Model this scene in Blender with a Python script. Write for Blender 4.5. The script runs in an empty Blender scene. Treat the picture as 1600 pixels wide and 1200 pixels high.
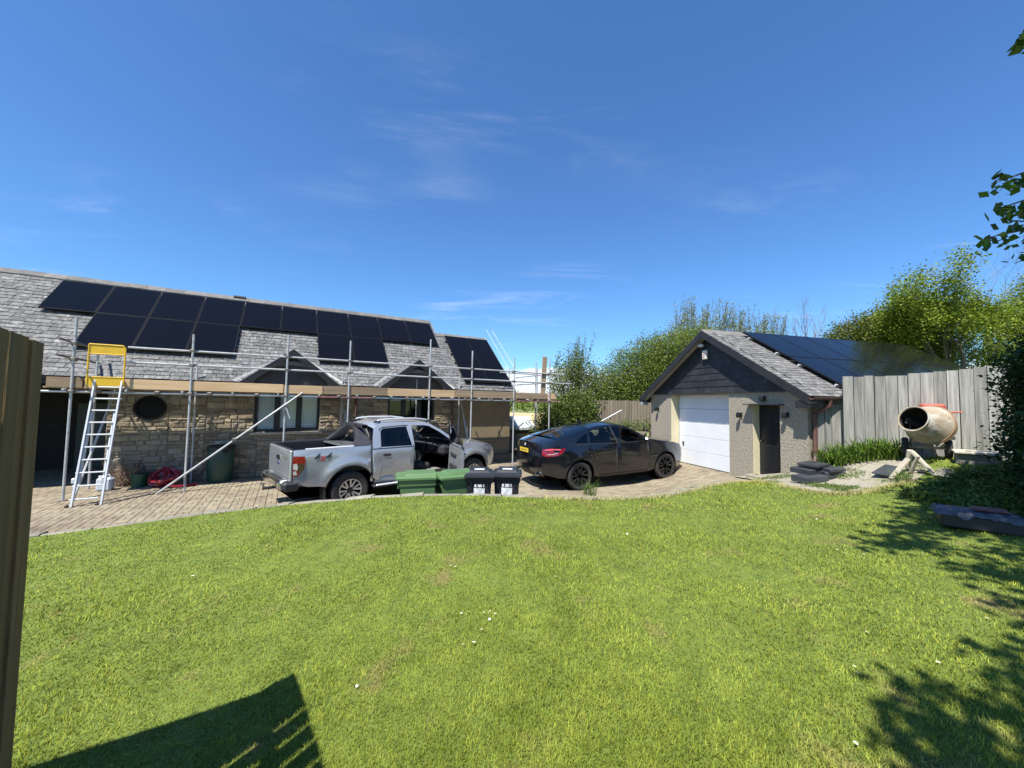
import bpy, bmesh, math, random
import numpy as np
from mathutils import Vector, Matrix, noise as mnoise
from mathutils.geometry import delaunay_2d_cdt

scene = bpy.context.scene
COL = scene.collection
R = math.radians
rng = random.Random(7)

# ------------------------------------------------------------------ camera
EYE = Vector((0.0, 0.0, 2.25))
FPX = 600.0                       # focal length in pixels of a 1600 px wide frame
PITCH = math.atan(29 / FPX)
ROLL = 0.018
_f = Vector((0, math.cos(PITCH), math.sin(PITCH)))
_r = Vector((1, 0, 0))
_u = _r.cross(_f)
CR = _r * math.cos(ROLL) + _u * math.sin(ROLL)
CU = _u * math.cos(ROLL) - _r * math.sin(ROLL)
cam_d = bpy.data.cameras.new('camera')
cam = bpy.data.objects.new('camera', cam_d)
COL.objects.link(cam)
cam.matrix_world = Matrix(((CR.x, CU.x, -_f.x, EYE.x), (CR.y, CU.y, -_f.y, EYE.y), (CR.z, CU.z, -_f.z, EYE.z), (0, 0, 0, 1)))
cam_d.sensor_width = 36.0
cam_d.lens = 36.0 * FPX / 1600
cam_d.clip_start = 0.02
cam_d.clip_end = 9000
scene.camera = cam

# ------------------------------------------------------------------ sky, sun, exposure
SUN_AZ = Vector((0.5, 0.866, 0)).normalized()      # horizontal travel direction of the light
SUN_EL = R(60)
world = bpy.data.worlds.new('World'); scene.world = world
world.use_nodes = True
nt = world.node_tree; nt.nodes.clear()
def wn(t, **k):
    n = nt.nodes.new(t)
    for a, b in k.items(): setattr(n, a, b)
    return n
wo = wn('ShaderNodeOutputWorld'); bg = wn('ShaderNodeBackground')
sky = wn('ShaderNodeTexSky', sky_type='NISHITA', sun_disc=False, sun_elevation=SUN_EL,
         sun_rotation=math.atan2(-SUN_AZ.x, -SUN_AZ.y), altitude=50, air_density=1.0, dust_density=0.35, ozone_density=2.2)
hs = wn('ShaderNodeMix', data_type='RGBA', blend_type='MULTIPLY'); hs.inputs['Factor'].default_value = 1.0; hs.inputs[7].default_value = (0.70, 1.12, 1.55, 1)
nt.links.new(sky.outputs[0], hs.inputs[6])
# clouds live on a plane far above: direction / height gives their flat coordinates
tc = wn('ShaderNodeTexCoord'); sep = wn('ShaderNodeSeparateXYZ'); nt.links.new(tc.outputs['Generated'], sep.inputs[0])
def wmath(op, a, b=None):
    n = wn('ShaderNodeMath', operation=op)
    for i, v in enumerate((a, b)):
        if v is None: continue
        if isinstance(v, (int, float)): n.inputs[i].default_value = v
        else: nt.links.new(v, n.inputs[i])
    return n.outputs[0]
def wramp(v, a, b):
    n = wn('ShaderNodeMapRange'); n.interpolation_type = 'SMOOTHSTEP'
    n.inputs['From Min'].default_value = a; n.inputs['From Max'].default_value = b
    nt.links.new(v, n.inputs['Value']); return n.outputs[0]
zc = wmath('MAXIMUM', sep.outputs['Z'], 0.02)
comb = wn('ShaderNodeCombineXYZ')
nt.links.new(wmath('DIVIDE', sep.outputs['X'], zc), comb.inputs[0]); nt.links.new(wmath('DIVIDE', sep.outputs['Y'], zc), comb.inputs[1])
mp = wn('ShaderNodeMapping'); mp.inputs['Location'].default_value = (1.54, 11.83, 0); mp.inputs['Rotation'].default_value = (0, 0, R(25)); mp.inputs['Scale'].default_value = (0.55, 1.5, 1)
nt.links.new(comb.outputs[0], mp.inputs[0])
n1 = wn('ShaderNodeTexNoise'); n1.inputs['Scale'].default_value = 1.1; n1.inputs['Detail'].default_value = 9; n1.inputs['Roughness'].default_value = 0.62; n1.inputs['Distortion'].default_value = 0.7
nt.links.new(mp.outputs[0], n1.inputs['Vector'])
n2 = wn('ShaderNodeTexNoise'); n2.inputs['Scale'].default_value = 0.42; n2.inputs['Detail'].default_value = 3
mp2 = wn('ShaderNodeMapping'); mp2.inputs['Location'].default_value = (2.2, 9.1, 0); nt.links.new(comb.outputs[0], mp2.inputs[0]); nt.links.new(mp2.outputs[0], n2.inputs['Vector'])
cirrus = wmath('MULTIPLY', wmath('MULTIPLY', wramp(n1.outputs[0], 0.50, 0.78), wramp(n2.outputs[0], 0.44, 0.66)), 0.34)
# a bank of cumulus low over the horizon
n3 = wn('ShaderNodeTexNoise'); n3.inputs['Scale'].default_value = 9; n3.inputs['Detail'].default_value = 8; n3.inputs['Roughness'].default_value = 0.55
mp3 = wn('ShaderNodeMapping'); mp3.inputs['Scale'].default_value = (1, 1, 2.2); nt.links.new(tc.outputs['Generated'], mp3.inputs[0]); nt.links.new(mp3.outputs[0], n3.inputs['Vector'])
n4 = wn('ShaderNodeTexNoise'); n4.inputs['Scale'].default_value = 2.1; n4.inputs['Detail'].default_value = 2
nt.links.new(tc.outputs['Generated'], n4.inputs['Vector'])
top = wmath('ADD', wmath('MULTIPLY', wmath('SUBTRACT', n3.outputs[0], 0.5), 0.13), wmath('ADD', 0.112, wmath('MULTIPLY', wmath('SUBTRACT', n4.outputs[0], 0.5), 0.22)))
cum = wmath('MULTIPLY', wramp(wmath('SUBTRACT', top, sep.outputs['Z']), 0.0, 0.022), 0.88)
fac = wmath('MAXIMUM', cirrus, cum)
cmix = wn('ShaderNodeMix', data_type='RGBA'); nt.links.new(fac, cmix.inputs['Factor'])
nt.links.new(hs.outputs[2], cmix.inputs[6]); cmix.inputs[7].default_value = (8.6, 9.2, 10.0, 1)
nt.links.new(cmix.outputs[2], bg.inputs['Color']); bg.inputs['Strength'].default_value = 0.074
nt.links.new(bg.outputs[0], wo.inputs['Surface'])

sun_d = bpy.data.lights.new('sun', 'SUN'); sun_d.energy = 5.0; sun_d.angle = R(0.53); sun_d.color = (1.0, 0.955, 0.88)
sun = bpy.data.objects.new('sun', sun_d); COL.objects.link(sun)
ldir = (SUN_AZ * math.cos(SUN_EL) + Vector((0, 0, -math.sin(SUN_EL))))
sun.rotation_euler = ldir.to_track_quat('-Z', 'Y').to_euler()
scene.view_settings.view_transform = 'Standard'
scene.view_settings.look = 'None'
scene.view_settings.exposure = 0.82
scene.view_settings.gamma = 1.0
scene.view_settings.use_curve_mapping = False
scene.cycles.max_bounces = 8
scene.cycles.diffuse_bounces = 3
scene.cycles.transparent_max_bounces = 12
scene.cycles.use_denoising = True

# ------------------------------------------------------------------ helpers
def pxdir(px, py):
    return (_f + CR * ((px - 800) / FPX) - CU * ((py - 600) / FPX))
def at_z(px, py, z):
    d = pxdir(px, py); return EYE + d * ((z - EYE.z) / d.z)
def at_y(px, py, y):
    d = pxdir(px, py); return EYE + d * (y / d.y)

_mats = {}
def mat(name, c1, c2=None, scale=6.0, rough=0.8, metal=0.0, bump=0.0, bscale=None, rnd=0.0, coat=0.0, detail=5.0,
        stretch=None, lo=0.35, hi=0.65, spec=0.5, c3=None, s3=1.5, lo3=0.5, hi3=0.7, trans=0.0, hue=0.0, bdist=0.02):
    """procedural principled material: two noise-mixed colours, an optional third in patches, per-piece variation, bump"""
    if name in _mats: return _mats[name]
    m = bpy.data.materials.new(name); m.use_nodes = True; _mats[name] = m
    t = m.node_tree; N = t.nodes; L = t.links
    b = N['Principled BSDF']
    b.inputs['Roughness'].default_value = rough; b.inputs['Metallic'].default_value = metal
    b.inputs['Coat Weight'].default_value = coat; b.inputs['Coat Roughness'].default_value = 0.06
    b.inputs['Specular IOR Level'].default_value = spec
    b.inputs['Base Color'].default_value = (*c1, 1)
    co = N.new('ShaderNodeTexCoord'); vec = co.outputs['Object']
    if stretch:
        mpn = N.new('ShaderNodeMapping'); mpn.inputs['Scale'].default_value = stretch; L.new(vec, mpn.inputs[0]); vec = mpn.outputs[0]
    col = None
    def noise(s, det=detail):
        n = N.new('ShaderNodeTexNoise'); n.inputs['Scale'].default_value = s; n.inputs['Detail'].default_value = det; n.inputs['Roughness'].default_value = 0.6
        L.new(vec, n.inputs['Vector']); return n.outputs[0]
    def rng_(v, a, bb):
        n = N.new('ShaderNodeMapRange'); n.inputs['From Min'].default_value = a; n.inputs['From Max'].default_value = bb; L.new(v, n.inputs['Value']); return n.outputs[0]
    def mixc(f, a, bcol):
        n = N.new('ShaderNodeMix'); n.data_type = 'RGBA'; L.new(f, n.inputs['Factor'])
        for i, c in ((6, a), (7, bcol)):
            if isinstance(c, tuple): n.inputs[i].default_value = (*c, 1)
            else: L.new(c, n.inputs[i])
        return n.outputs[2]
    if c2 is not None: col = mixc(rng_(noise(scale), lo, hi), c1, c2)
    if c3 is not None: col = mixc(rng_(noise(s3, 6), lo3, hi3), col if col is not None else c1, c3)
    if rnd or hue:
        oi = N.new('ShaderNodeObjectInfo'); ge = N.new('ShaderNodeNewGeometry')
        ad = N.new('ShaderNodeMath'); ad.operation = 'ADD'; L.new(oi.outputs['Random'], ad.inputs[0]); L.new(ge.outputs['Random Per Island'], ad.inputs[1])
        fr = N.new('ShaderNodeMath'); fr.operation = 'FRACT'; L.new(ad.outputs[0], fr.inputs[0])
        h = N.new('ShaderNodeHueSaturation')
        mr = N.new('ShaderNodeMapRange'); mr.inputs['To Min'].default_value = 1 - rnd; mr.inputs['To Max'].default_value = 1 + rnd; L.new(fr.outputs[0], mr.inputs['Value']); L.new(mr.outputs[0], h.inputs['Value'])
        m7 = N.new('ShaderNodeMath'); m7.operation = 'MULTIPLY'; m7.inputs[1].default_value = 7.31; L.new(fr.outputs[0], m7.inputs[0])
        f7 = N.new('ShaderNodeMath'); f7.operation = 'FRACT'; L.new(m7.outputs[0], f7.inputs[0])
        mh = N.new('ShaderNodeMapRange'); mh.inputs['To Min'].default_value = 0.5 - hue; mh.inputs['To Max'].default_value = 0.5 + hue; L.new(f7.outputs[0], mh.inputs['Value']); L.new(mh.outputs[0], h.inputs['Hue'])
        if col is None: h.inputs['Color'].default_value = (*c1, 1)
        else: L.new(col, h.inputs['Color'])
        col = h.outputs[0]
    if col is not None: L.new(col, b.inputs['Base Color'])
    if bump:
        bn = N.new('ShaderNodeBump'); bn.inputs['Strength'].default_value = bump; bn.inputs['Distance'].default_value = bdist
        L.new(noise(bscale or scale * 4), bn.inputs['Height']); L.new(bn.outputs[0], b.inputs['Normal'])
    if trans:      # leaf-like translucency
        td = N.new('ShaderNodeBsdfTranslucent'); mx = N.new('ShaderNodeMixShader'); mx.inputs[0].default_value = trans
        if col is not None: L.new(col, td.inputs['Color'])
        else: td.inputs['Color'].default_value = (*c1, 1)
        L.new(b.outputs[0], mx.inputs[1]); L.new(td.outputs[0], mx.inputs[2]); L.new(mx.outputs[0], N['Material Output'].inputs['Surface'])
    return m

def glass_mat(name, tint, gloss=0.08, base=None):
    """thin pane: tinted see-through plus a Fresnel reflection"""
    if name in _mats: return _mats[name]
    m = bpy.data.materials.new(name); m.use_nodes = True; _mats[name] = m
    t = m.node_tree; N = t.nodes; L = t.links; N.remove(N['Principled BSDF'])
    tr = N.new('ShaderNodeBsdfTransparent'); tr.inputs[0].default_value = (*tint, 1)
    gl = N.new('ShaderNodeBsdfGlossy'); gl.inputs['Roughness'].default_value = 0.02; gl.inputs[0].default_value = (1, 1, 1, 1)
    fr = N.new('ShaderNodeFresnel'); fr.inputs[0].default_value = 1.5
    mx = N.new('ShaderNodeMixShader'); L.new(fr.outputs[0], mx.inputs[0]); L.new(tr.outputs[0], mx.inputs[1]); L.new(gl.outputs[0], mx.inputs[2])
    L.new(mx.outputs[0], N['Material Output'].inputs['Surface'])
    return m

def tag(o, label=None, cat=None, group=None, kind=None):
    if label: o['label'] = label
    if cat: o['category'] = cat
    if group: o['group'] = group
    if kind: o['kind'] = kind
    return o

def empty(name, loc=(0, 0, 0), rz=0.0, rot=None):
    o = bpy.data.objects.new(name, None); COL.objects.link(o); o.empty_display_size = 0.2
    o.location = loc; o.rotation_euler = rot if rot else (0, 0, rz)
    return o

def link_mesh(name, me, m, parent=None, smooth=False):
    o = bpy.data.objects.new(name, me); COL.objects.link(o)
    if m is not None and not me.materials: me.materials.append(m)
    if parent is not None: o.parent = parent
    if smooth:
        me.polygons.foreach_set('use_smooth', [True] * len(me.polygons))
    return o

class MB:
    """collects faces, then links them as ONE mesh object"""
    def __init__(s): s.v = []; s.f = []
    def add(s, vs, fs):
        k = len(s.v); s.v.extend([tuple(p) for p in vs]); s.f.extend([tuple(i + k for i in q) for q in fs]); return s
    def box(s, c, d, rot=None):
        hx, hy, hz = d[0] / 2, d[1] / 2, d[2] / 2
        P = [Vector((x, y, z)) for z in (-hz, hz) for x, y in ((-hx, -hy), (hx, -hy), (hx, hy), (-hx, hy))]
        if rot is not None: P = [rot @ p for p in P]
        C = Vector(c)
        return s.add([C + p for p in P], [(3, 2, 1, 0), (4, 5, 6, 7), (0, 1, 5, 4), (1, 2, 6, 5), (2, 3, 7, 6), (3, 0, 4, 7)])
    def bbox(s, a, b):
        return s.box([(a[i] + b[i]) / 2 for i in range(3)], [abs(b[i] - a[i]) for i in range(3)])
    def cbox(s, c, d, bev, rot=None):
        """box with bevelled edges"""
        h = [x / 2 for x in d]; b = min(bev, min(h) * 0.9)
        vs = []; idx = {}
        for sx in (-1, 1):
            for sy in (-1, 1):
                for sz in (-1, 1):
                    for ax in range(3):
                        p = [sx * (h[0] - b), sy * (h[1] - b), sz * (h[2] - b)]
                        p[ax] = (sx, sy, sz)[ax] * h[ax]
                        idx[(sx, sy, sz, ax)] = len(vs); vs.append(Vector(p))
        fs = []
        for ax in range(3):
            o1, o2 = [a for a in range(3) if a != ax]
            for sg in (-1, 1):
                q = []
                for a, c2 in ((-1, -1), (1, -1), (1, 1), (-1, 1)):
                    k = [0, 0, 0]; k[ax] = sg; k[o1] = a; k[o2] = c2; q.append(idx[(*k, ax)])
                if (sg > 0) == (ax == 1): q.reverse()
                fs.append(q)
        for ax in range(3):       # edges parallel to ax
            o1, o2 = [a for a in range(3) if a != ax]
            for a in (-1, 1):
                for c2 in (-1, 1):
                    k0 = [0, 0, 0]; k0[ax] = -1; k0[o1] = a; k0[o2] = c2
                    k1 = list(k0); k1[ax] = 1
                    fs.append([idx[(*k0, o1)], idx[(*k1, o1)], idx[(*k1, o2)], idx[(*k0, o2)]])
        for sx in (-1, 1):
            for sy in (-1, 1):
                for sz in (-1, 1): fs.append([idx[(sx, sy, sz, a)] for a in range(3)])
        C = Vector(c)
        if rot is not None: vs = [rot @ p for p in vs]
        return s.add([C + p for p in vs], fs)
    def tube(s, p0, p1, r0, r1=None, n=8, cap=True):
        p0 = Vector(p0); p1 = Vector(p1); r1 = r0 if r1 is None else r1
        d = (p1 - p0).normalized(); a = d.orthogonal().normalized(); b = d.cross(a)
        vs = []
        for p, r in ((p0, r0), (p1, r1)):
            for i in range(n):
                t = 2 * math.pi * i / n; vs.append(p + a * (r * math.cos(t)) + b * (r * math.sin(t)))
        fs = [(i, (i + 1) % n, n + (i + 1) % n, n + i) for i in range(n)]
        if cap: fs += [tuple(range(n - 1, -1, -1)), tuple(range(n, 2 * n))]
        return s.add(vs, fs)
    def path(s, pts, r, n=8):
        """tube along a polyline, r one radius or one per point"""
        pts = [Vector(p) for p in pts]; rs = r if isinstance(r, (list, tuple)) else [r] * len(pts)
        vs = []; up = None
        for i, p in enumerate(pts):
            d = (pts[min(i + 1, len(pts) - 1)] - pts[max(i - 1, 0)]).normalized()
            if up is None: up = d.orthogonal().normalized()
            up = (up - d * up.dot(d)).normalized(); b = d.cross(up)
            for k in range(n):
                t = 2 * math.pi * k / n; vs.append(p + up * (rs[i] * math.cos(t)) + b * (rs[i] * math.sin(t)))
        fs = []
        for i in range(len(pts) - 1):
            for k in range(n): fs.append((i * n + k, i * n + (k + 1) % n, (i + 1) * n + (k + 1) % n, (i + 1) * n + k))
        fs += [tuple(range(n - 1, -1, -1)), tuple(range((len(pts) - 1) * n, len(pts) * n))]
        return s.add(vs, fs)
    def prism(s, pts, a, b, axis='y'):
        """polygon (two coordinates) extruded along an axis from a to b"""
        n = len(pts)
        def P(p, t): return {'y': (p[0], t, p[1]), 'x': (t, p[0], p[1]), 'z': (p[0], p[1], t)}[axis]
        vs = [P(p, a) for p in pts] + [P(p, b) for p in pts]
        return s.add(vs, [tuple(range(n - 1, -1, -1)), tuple(range(n, 2 * n))] + [(i, (i + 1) % n, n + (i + 1) % n, n + i) for i in range(n)])
    def lathe(s, prof, n=24, M=None):
        """profile [(radius, height)] turned about z"""
        vs = []
        for r, h in prof:
            for i in range(n):
                t = 2 * math.pi * i / n; vs.append(Vector((r * math.cos(t), r * math.sin(t), h)))
        if M is not None: vs = [M @ p for p in vs]
        fs = []
        for j in range(len(prof) - 1):
            for i in range(n): fs.append((j * n + i, j * n + (i + 1) % n, (j + 1) * n + (i + 1) % n, (j + 1) * n + i))
        return s.add(vs, fs)
    def build(s, name, m, parent=None, smooth=False, fix=True):
        me = bpy.data.meshes.new(name); me.from_pydata(s.v, [], s.f); me.update()
        if fix and len(s.f) < 20000:
            bm = bmesh.new(); bm.from_mesh(me); bmesh.ops.recalc_face_normals(bm, faces=bm.faces); bm.to_mesh(me); bm.free()
        o = link_mesh(name, me, m, parent, smooth)
        if smooth: sharp(me)
        return o

def sharp(me, ang=35):
    """smooth shading that keeps real corners"""
    bm = bmesh.new(); bm.from_mesh(me)
    for e in bm.edges:
        if len(e.link_faces) == 2 and e.calc_face_angle(0) > R(ang): e.smooth = False
    bm.to_mesh(me); bm.free()

def rbox(name, m, parent, c, d, bev=0.01, rot=None):
    return MB().cbox(c, d, bev, rot).build(name, m, parent)

def np_mesh(name, verts, faces, m, parent=None, smooth=False):
    """fast mesh from numpy arrays: verts (n,3), faces (k,3 or 4)"""
    verts = np.asarray(verts, dtype=np.float32); faces = np.asarray(faces, dtype=np.int32)
    me = bpy.data.meshes.new(name); k = faces.shape[1]
    me.vertices.add(len(verts)); me.vertices.foreach_set('co', verts.ravel())
    me.loops.add(faces.size); me.loops.foreach_set('vertex_index', faces.ravel())
    me.polygons.add(len(faces)); me.polygons.foreach_set('loop_start', np.arange(0, faces.size, k, dtype=np.int32))
    me.update(calc_edges=True)
    o = link_mesh(name, me, m, parent)
    if smooth: me.polygons.foreach_set('use_smooth', np.ones(len(faces), dtype=bool))
    return o

def dup(o, name=None, parent=None):
    c = o.copy(); COL.objects.link(c)
    if parent is not None: c.parent = parent
    if name: c.name = name
    return c
def dup_tree(o, parent=None):
    c = o.copy(); COL.objects.link(c); c.parent = parent
    for ch in list(o.children): dup_tree(ch, c)
    return c

def sstep(a, b, x):
    t = min(1, max(0, (x - a) / (b - a))); return t * t * (3 - 2 * t)
ORD = ['first', 'second', 'third', 'fourth', 'fifth', 'sixth', 'seventh', 'eighth', 'ninth', 'tenth', 'eleventh', 'twelfth']
# ================================================================== the setting: ground, lawn, drive, patio, fields
CTRL = [(-7.3, 5.8, .08), (-9, 5.2, .03), (-9, 2, .1), (-5.3, 6.1, .30), (-4, 6.2, .45), (-2.3, 6.0, .68), (0, 5.9, .76), (2.1, 6.0, .77), (3.3, 6.7, .74),
        (5.0, 7.9, .70), (5.0, 6.5, .82), (-4, 3, .36), (-2.5, 1.5, .40), (-1.2, 2.5, .45), (0, 1.5, .60), (0, 3.5, .68), (2, 4, .74), (3, 3, .76), (3, 1, .74), (5, 4, .88),
        (6.5, 5, 1.08), (6.5, 7.25, .98), (5.7, 7.0, .85), (7.5, 7.1, 1.34), (8.3, 7.2, 1.38), (7.2, 7.9, 1.25), (6.75, 8.0, 1.12), (6.4, 8.3, .88), (5.98, 10.25, .40), (8.5, 5.5, 1.35),
        (6.15, 9.5, .55), (10, 3, 1.3), (11, 6.5, 1.4), (0, -3, .55), (-5, -3, .35), (5, -3, .8), (10, -3, 1.1), (-10, -3, .2)]
_P = np.array(CTRL); _n = len(_P)
_A = np.sqrt(((_P[:, None, :2] - _P[None, :, :2]) ** 2).sum(-1) + 0.8)
_A = np.block([[_A, np.ones((_n, 1))], [np.ones((1, _n)), np.zeros((1, 1))]])
_W = np.linalg.solve(_A + np.diag([1e-3] * _n + [0]), np.append(_P[:, 2], 0))
def lawn_zs(xy):
    xy = np.atleast_2d(np.asarray(xy, float)); out = np.empty(len(xy))
    for i in range(0, len(xy), 20000):
        q = xy[i:i + 20000]
        out[i:i + 20000] = np.sqrt(((q[:, None, :] - _P[None, :, :2]) ** 2).sum(-1) + 0.8) @ _W[:-1] + _W[-1]
    return out
def lawn_z(x, y): return float(lawn_zs([[x, y]])[0])
def lawn_at(px, py):
    z = .6
    for _ in range(25):
        p = at_z(px, py, z); z = .5 * z + .5 * lawn_z(p.x, p.y)
    return at_z(px, py, z)
G_O = Vector((5.29, 12.76, 0)); G_X = Vector((.966, .259, 0)); G_Y = Vector((-.259, .966, 0))
def drive_z(x, y):
    s = (x - G_O.x) * G_X.x + (y - G_O.y) * G_X.y
    b = .39 * min(1, max(0, (s + 2.3) / 2.2)) ** 1.5
    # ramps up to meet the patio edge
    ax_, ay_, bx_, by_ = 5.02, 7.85, 5.95, 10.30
    t = ((x - ax_) * (bx_ - ax_) + (y - ay_) * (by_ - ay_)) / ((bx_ - ax_) ** 2 + (by_ - ay_) ** 2); t = min(1, max(0, t))
    qx, qy = ax_ + t * (bx_ - ax_), ay_ + t * (by_ - ay_); d = math.hypot(x - qx, y - qy)
    if d < 1.3: b += (lawn_z(qx, qy) - .005 - b) * sstep(1.3, .05, d)
    return b

HOUSE_O = Vector((0, 13.7, 0)); HA = R(30)
H_U = Vector((math.cos(HA), math.sin(HA), 0)); H_W = Vector((-math.sin(HA), math.cos(HA), 0))
def hp(u, w, z=0): return HOUSE_O + H_U * u + H_W * w + Vector((0, 0, z))

edge_px = [(57, 838), (120, 830), (200, 820), (300, 806), (380, 797), (440, 790), (520, 783), (600, 777), (700, 774), (800, 776), (900, 780), (1000, 779), (1050, 773), (1100, 762), (1150, 754), (1185, 750)]
edge2_px = [(1215, 757), (1250, 765), (1300, 772), (1340, 770), (1380, 762), (1425, 752)]
LE = [lawn_at(*p) for p in edge_px]
LE2 = [lawn_at(*p) for p in edge2_px]
def smooth_line(P, n):
    """Catmull-Rom through the points"""
    out = []
    for i in range(len(P) - 1):
        p0 = P[max(i - 1, 0)]; p1 = P[i]; p2 = P[i + 1]; p3 = P[min(i + 2, len(P) - 1)]
        for k in range(n):
            t = k / n
            out.append(0.5 * ((2 * p1) + (p2 - p0) * t + (2 * p0 - 5 * p1 + 4 * p2 - p3) * t * t + (3 * p1 - p0 - 3 * p2 + p3) * t ** 3))
    out.append(P[-1]); return out
left_ext = [Vector((LE[0].x - 6, LE[0].y - 2.6, 0)), Vector((LE[0].x - 2, LE[0].y - .8, 0))]
EDGE = smooth_line(left_ext + LE, 6)
EDGE2 = smooth_line([LE[-1]] + LE2, 5)[1:]

def inside(poly, xy):
    """vectorised point in polygon"""
    xy = np.atleast_2d(np.asarray(xy, float)); x, y = xy[:, 0], xy[:, 1]; res = np.zeros(len(xy), bool)
    n = len(poly); j = n - 1
    for i in range(n):
        xi, yi = poly[i][0], poly[i][1]; xj, yj = poly[j][0], poly[j][1]
        if yi != yj:
            c = ((yi > y) != (yj > y)) & (x < (xj - xi) * (y - yi) / (yj - yi) + xi); res ^= c
        j = i
    return res
def cdt(poly, step, holes=(), jit=0.0, cuts=()):
    """triangulated polygon with interior grid points"""
    pts = [Vector((p[0], p[1])) for p in poly]; edges = [(i, (i + 1) % len(poly)) for i in range(len(poly))]
    loops = [list(poly)] + [list(h) for h in holes]
    for h in holes:
        k = len(pts); pts += [Vector((p[0], p[1])) for p in h]; edges += [(k + i, k + (i + 1) % len(h)) for i in range(len(h))]
    for h in cuts:
        k = len(pts); pts += [Vector((p[0], p[1])) for p in h]; edges += [(k + i, k + (i + 1) % len(h)) for i in range(len(h))]
    loops += [list(h) for h in cuts]
    xs = [p.x for p in pts]; ys = [p.y for p in pts]
    g = np.array([(x, y) for x in np.arange(min(xs) + step / 2, max(xs), step) for y in np.arange(min(ys) + step / 2, max(ys), step)])
    if len(g):
        if jit: g = g + np.random.RandomState(3).uniform(-jit, jit, g.shape)
        ok = inside(poly, g)
        for h in holes: ok &= ~inside(h, g)
        g = g[ok]
        # drop points that hug a boundary
        keep = np.ones(len(g), bool)
        for lp in loops:
            for i in range(len(lp)):
                a = np.array(lp[i][:2], float); b = np.array(lp[(i + 1) % len(lp)][:2], float); ab = b - a; l2 = (ab ** 2).sum() or 1e-9
                t = np.clip(((g - a) @ ab) / l2, 0, 1); keep &= (((g - a - t[:, None] * ab) ** 2).sum(1) > (step * .3) ** 2)
        pts += [Vector(p) for p in g[keep]]
    v, e, f, *_ = delaunay_2d_cdt(pts, edges, [], 1, 1e-5)
    v2 = np.array([(p.x, p.y) for p in v]); f2 = []
    cen = np.array([(v2[list(t)].mean(0)) for t in f])
    ok = inside(poly, cen)
    for h in holes: ok &= ~inside(h, cen)
    return v2, [t for t, k in zip(f, ok) if k]
def sheet(name, poly, zfun, step, m, smooth=True):
    v, f = cdt([(p[0], p[1]) for p in poly], step)
    z = zfun(v)
    return np_mesh(name, np.column_stack([v, z]), np.array(f), m, smooth=smooth)

# --- materials of the ground
M_lawn = mat('lawn_soil', (.085, .125, .016), (.14, .185, .025), scale=7, rough=.95, c3=(.16, .13, .045), s3=2.2, lo3=.60, hi3=.74, bump=.6, bscale=60)
M_blade = mat('grass_blade', (.155, .196, .022), (.305, .345, .050), scale=3.2, rough=.75, rnd=.55, hue=.022, c3=(.31, .285, .085), s3=2.2, lo3=.56, hi3=.72, trans=.25, spec=.15)
M_joint = mat('jointing_sand', (.09, .075, .055), (.055, .047, .037), scale=14, rough=.95)
M_paver = mat('clay_paver', (.27, .232, .158), (.215, .178, .120), scale=3.0, rough=.9, rnd=.17, hue=.01, c3=(.165, .125, .088), s3=.55, lo3=.48, hi3=.68, bump=.35, bscale=90)
M_kerb = mat('kerb_stone', (.19, .175, .14), (.26, .24, .19), scale=8, rough=.95, rnd=.2, bump=.6, bscale=35, c3=(.16, .16, .09), s3=4)
M_conc = mat('old_concrete', (.25, .225, .175), (.34, .31, .25), scale=4.5, rough=.95, bump=.5, bscale=30, c3=(.17, .165, .085), s3=4.5, lo3=.50, hi3=.70)
M_field = mat('far_field', (.14, .19, .05), (.19, .22, .06), scale=.02, rough=1)
M_tan = mat('dry_field', (.50, .36, .18), (.44, .32, .16), scale=.08, rough=1)
M_hill = mat('far_hill', (.07, .12, .05), (.14, .19, .07), scale=.006, rough=1, detail=3)

# --- far land
th = np.linspace(0, 2 * np.pi, 97)[:-1]
gv = [(0, 0, -.35)]; gf = []
for r in (20, 60, 200, 700, 2500, 6000):
    gv += [(r * math.cos(a), r * math.sin(a), -.35) for a in th]
for i in range(96): gf.append((0, 1 + i, 1 + (i + 1) % 96))
for k in range(5):
    for i in range(96): gf.append((1 + k * 96 + i, 1 + (k + 1) * 96 + i, 1 + (k + 1) * 96 + (i + 1) % 96)); gf.append((1 + k * 96 + i, 1 + (k + 1) * 96 + (i + 1) % 96, 1 + k * 96 + (i + 1) % 96))
tag(np_mesh('ground', gv, gf, M_field), kind='structure')
fd = sheet('dry_field', [(-30, 38), (34, 36), (60, 92), (-40, 105)], lambda v: -.30 + 0 * v[:, 0], 20, M_tan); tag(fd, kind='structure')
# low hills on the horizon
hv = []; hf = []; NH = 120
for i in range(NH + 1):
    a = R(-20) + R(220) * i / NH
    for k, (r, s) in enumerate(((500, 0), (900, .55), (1500, 1), (2200, .4))):
        h = 17 * (mnoise.noise(Vector((math.cos(a) * 3.1, math.sin(a) * 3.1, k * .35))) * .6 + .62) * s
        hv.append((r * math.cos(a), r * math.sin(a), -.6 + h * (r / 1500) ** .6))
for i in range(NH):
    for k in range(3): hf.append((i * 4 + k, (i + 1) * 4 + k, (i + 1) * 4 + k + 1, i * 4 + k + 1))
tag(np_mesh('hills', hv, hf, M_hill, smooth=True), kind='structure')

# --- lawn
GC_R = G_O - G_Y * 4.52                     # near front corner of the garage
GC_L = G_O + G_Y * 1.08
FENCE_A = Vector((6.97, 8.08, 0)); FENCE_B = Vector((9.25, 6.58, 0))
LAWN = [(p.x, p.y) for p in EDGE] + [(p.x, p.y) for p in EDGE2] + [(7.0, 6.55), (8.2, 7.7), (9.4, 6.5), (15, 6.5), (15, -7), (-15, -7)]
tag(sheet('lawn', LAWN, lawn_zs, .35, M_lawn), kind='structure')
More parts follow.
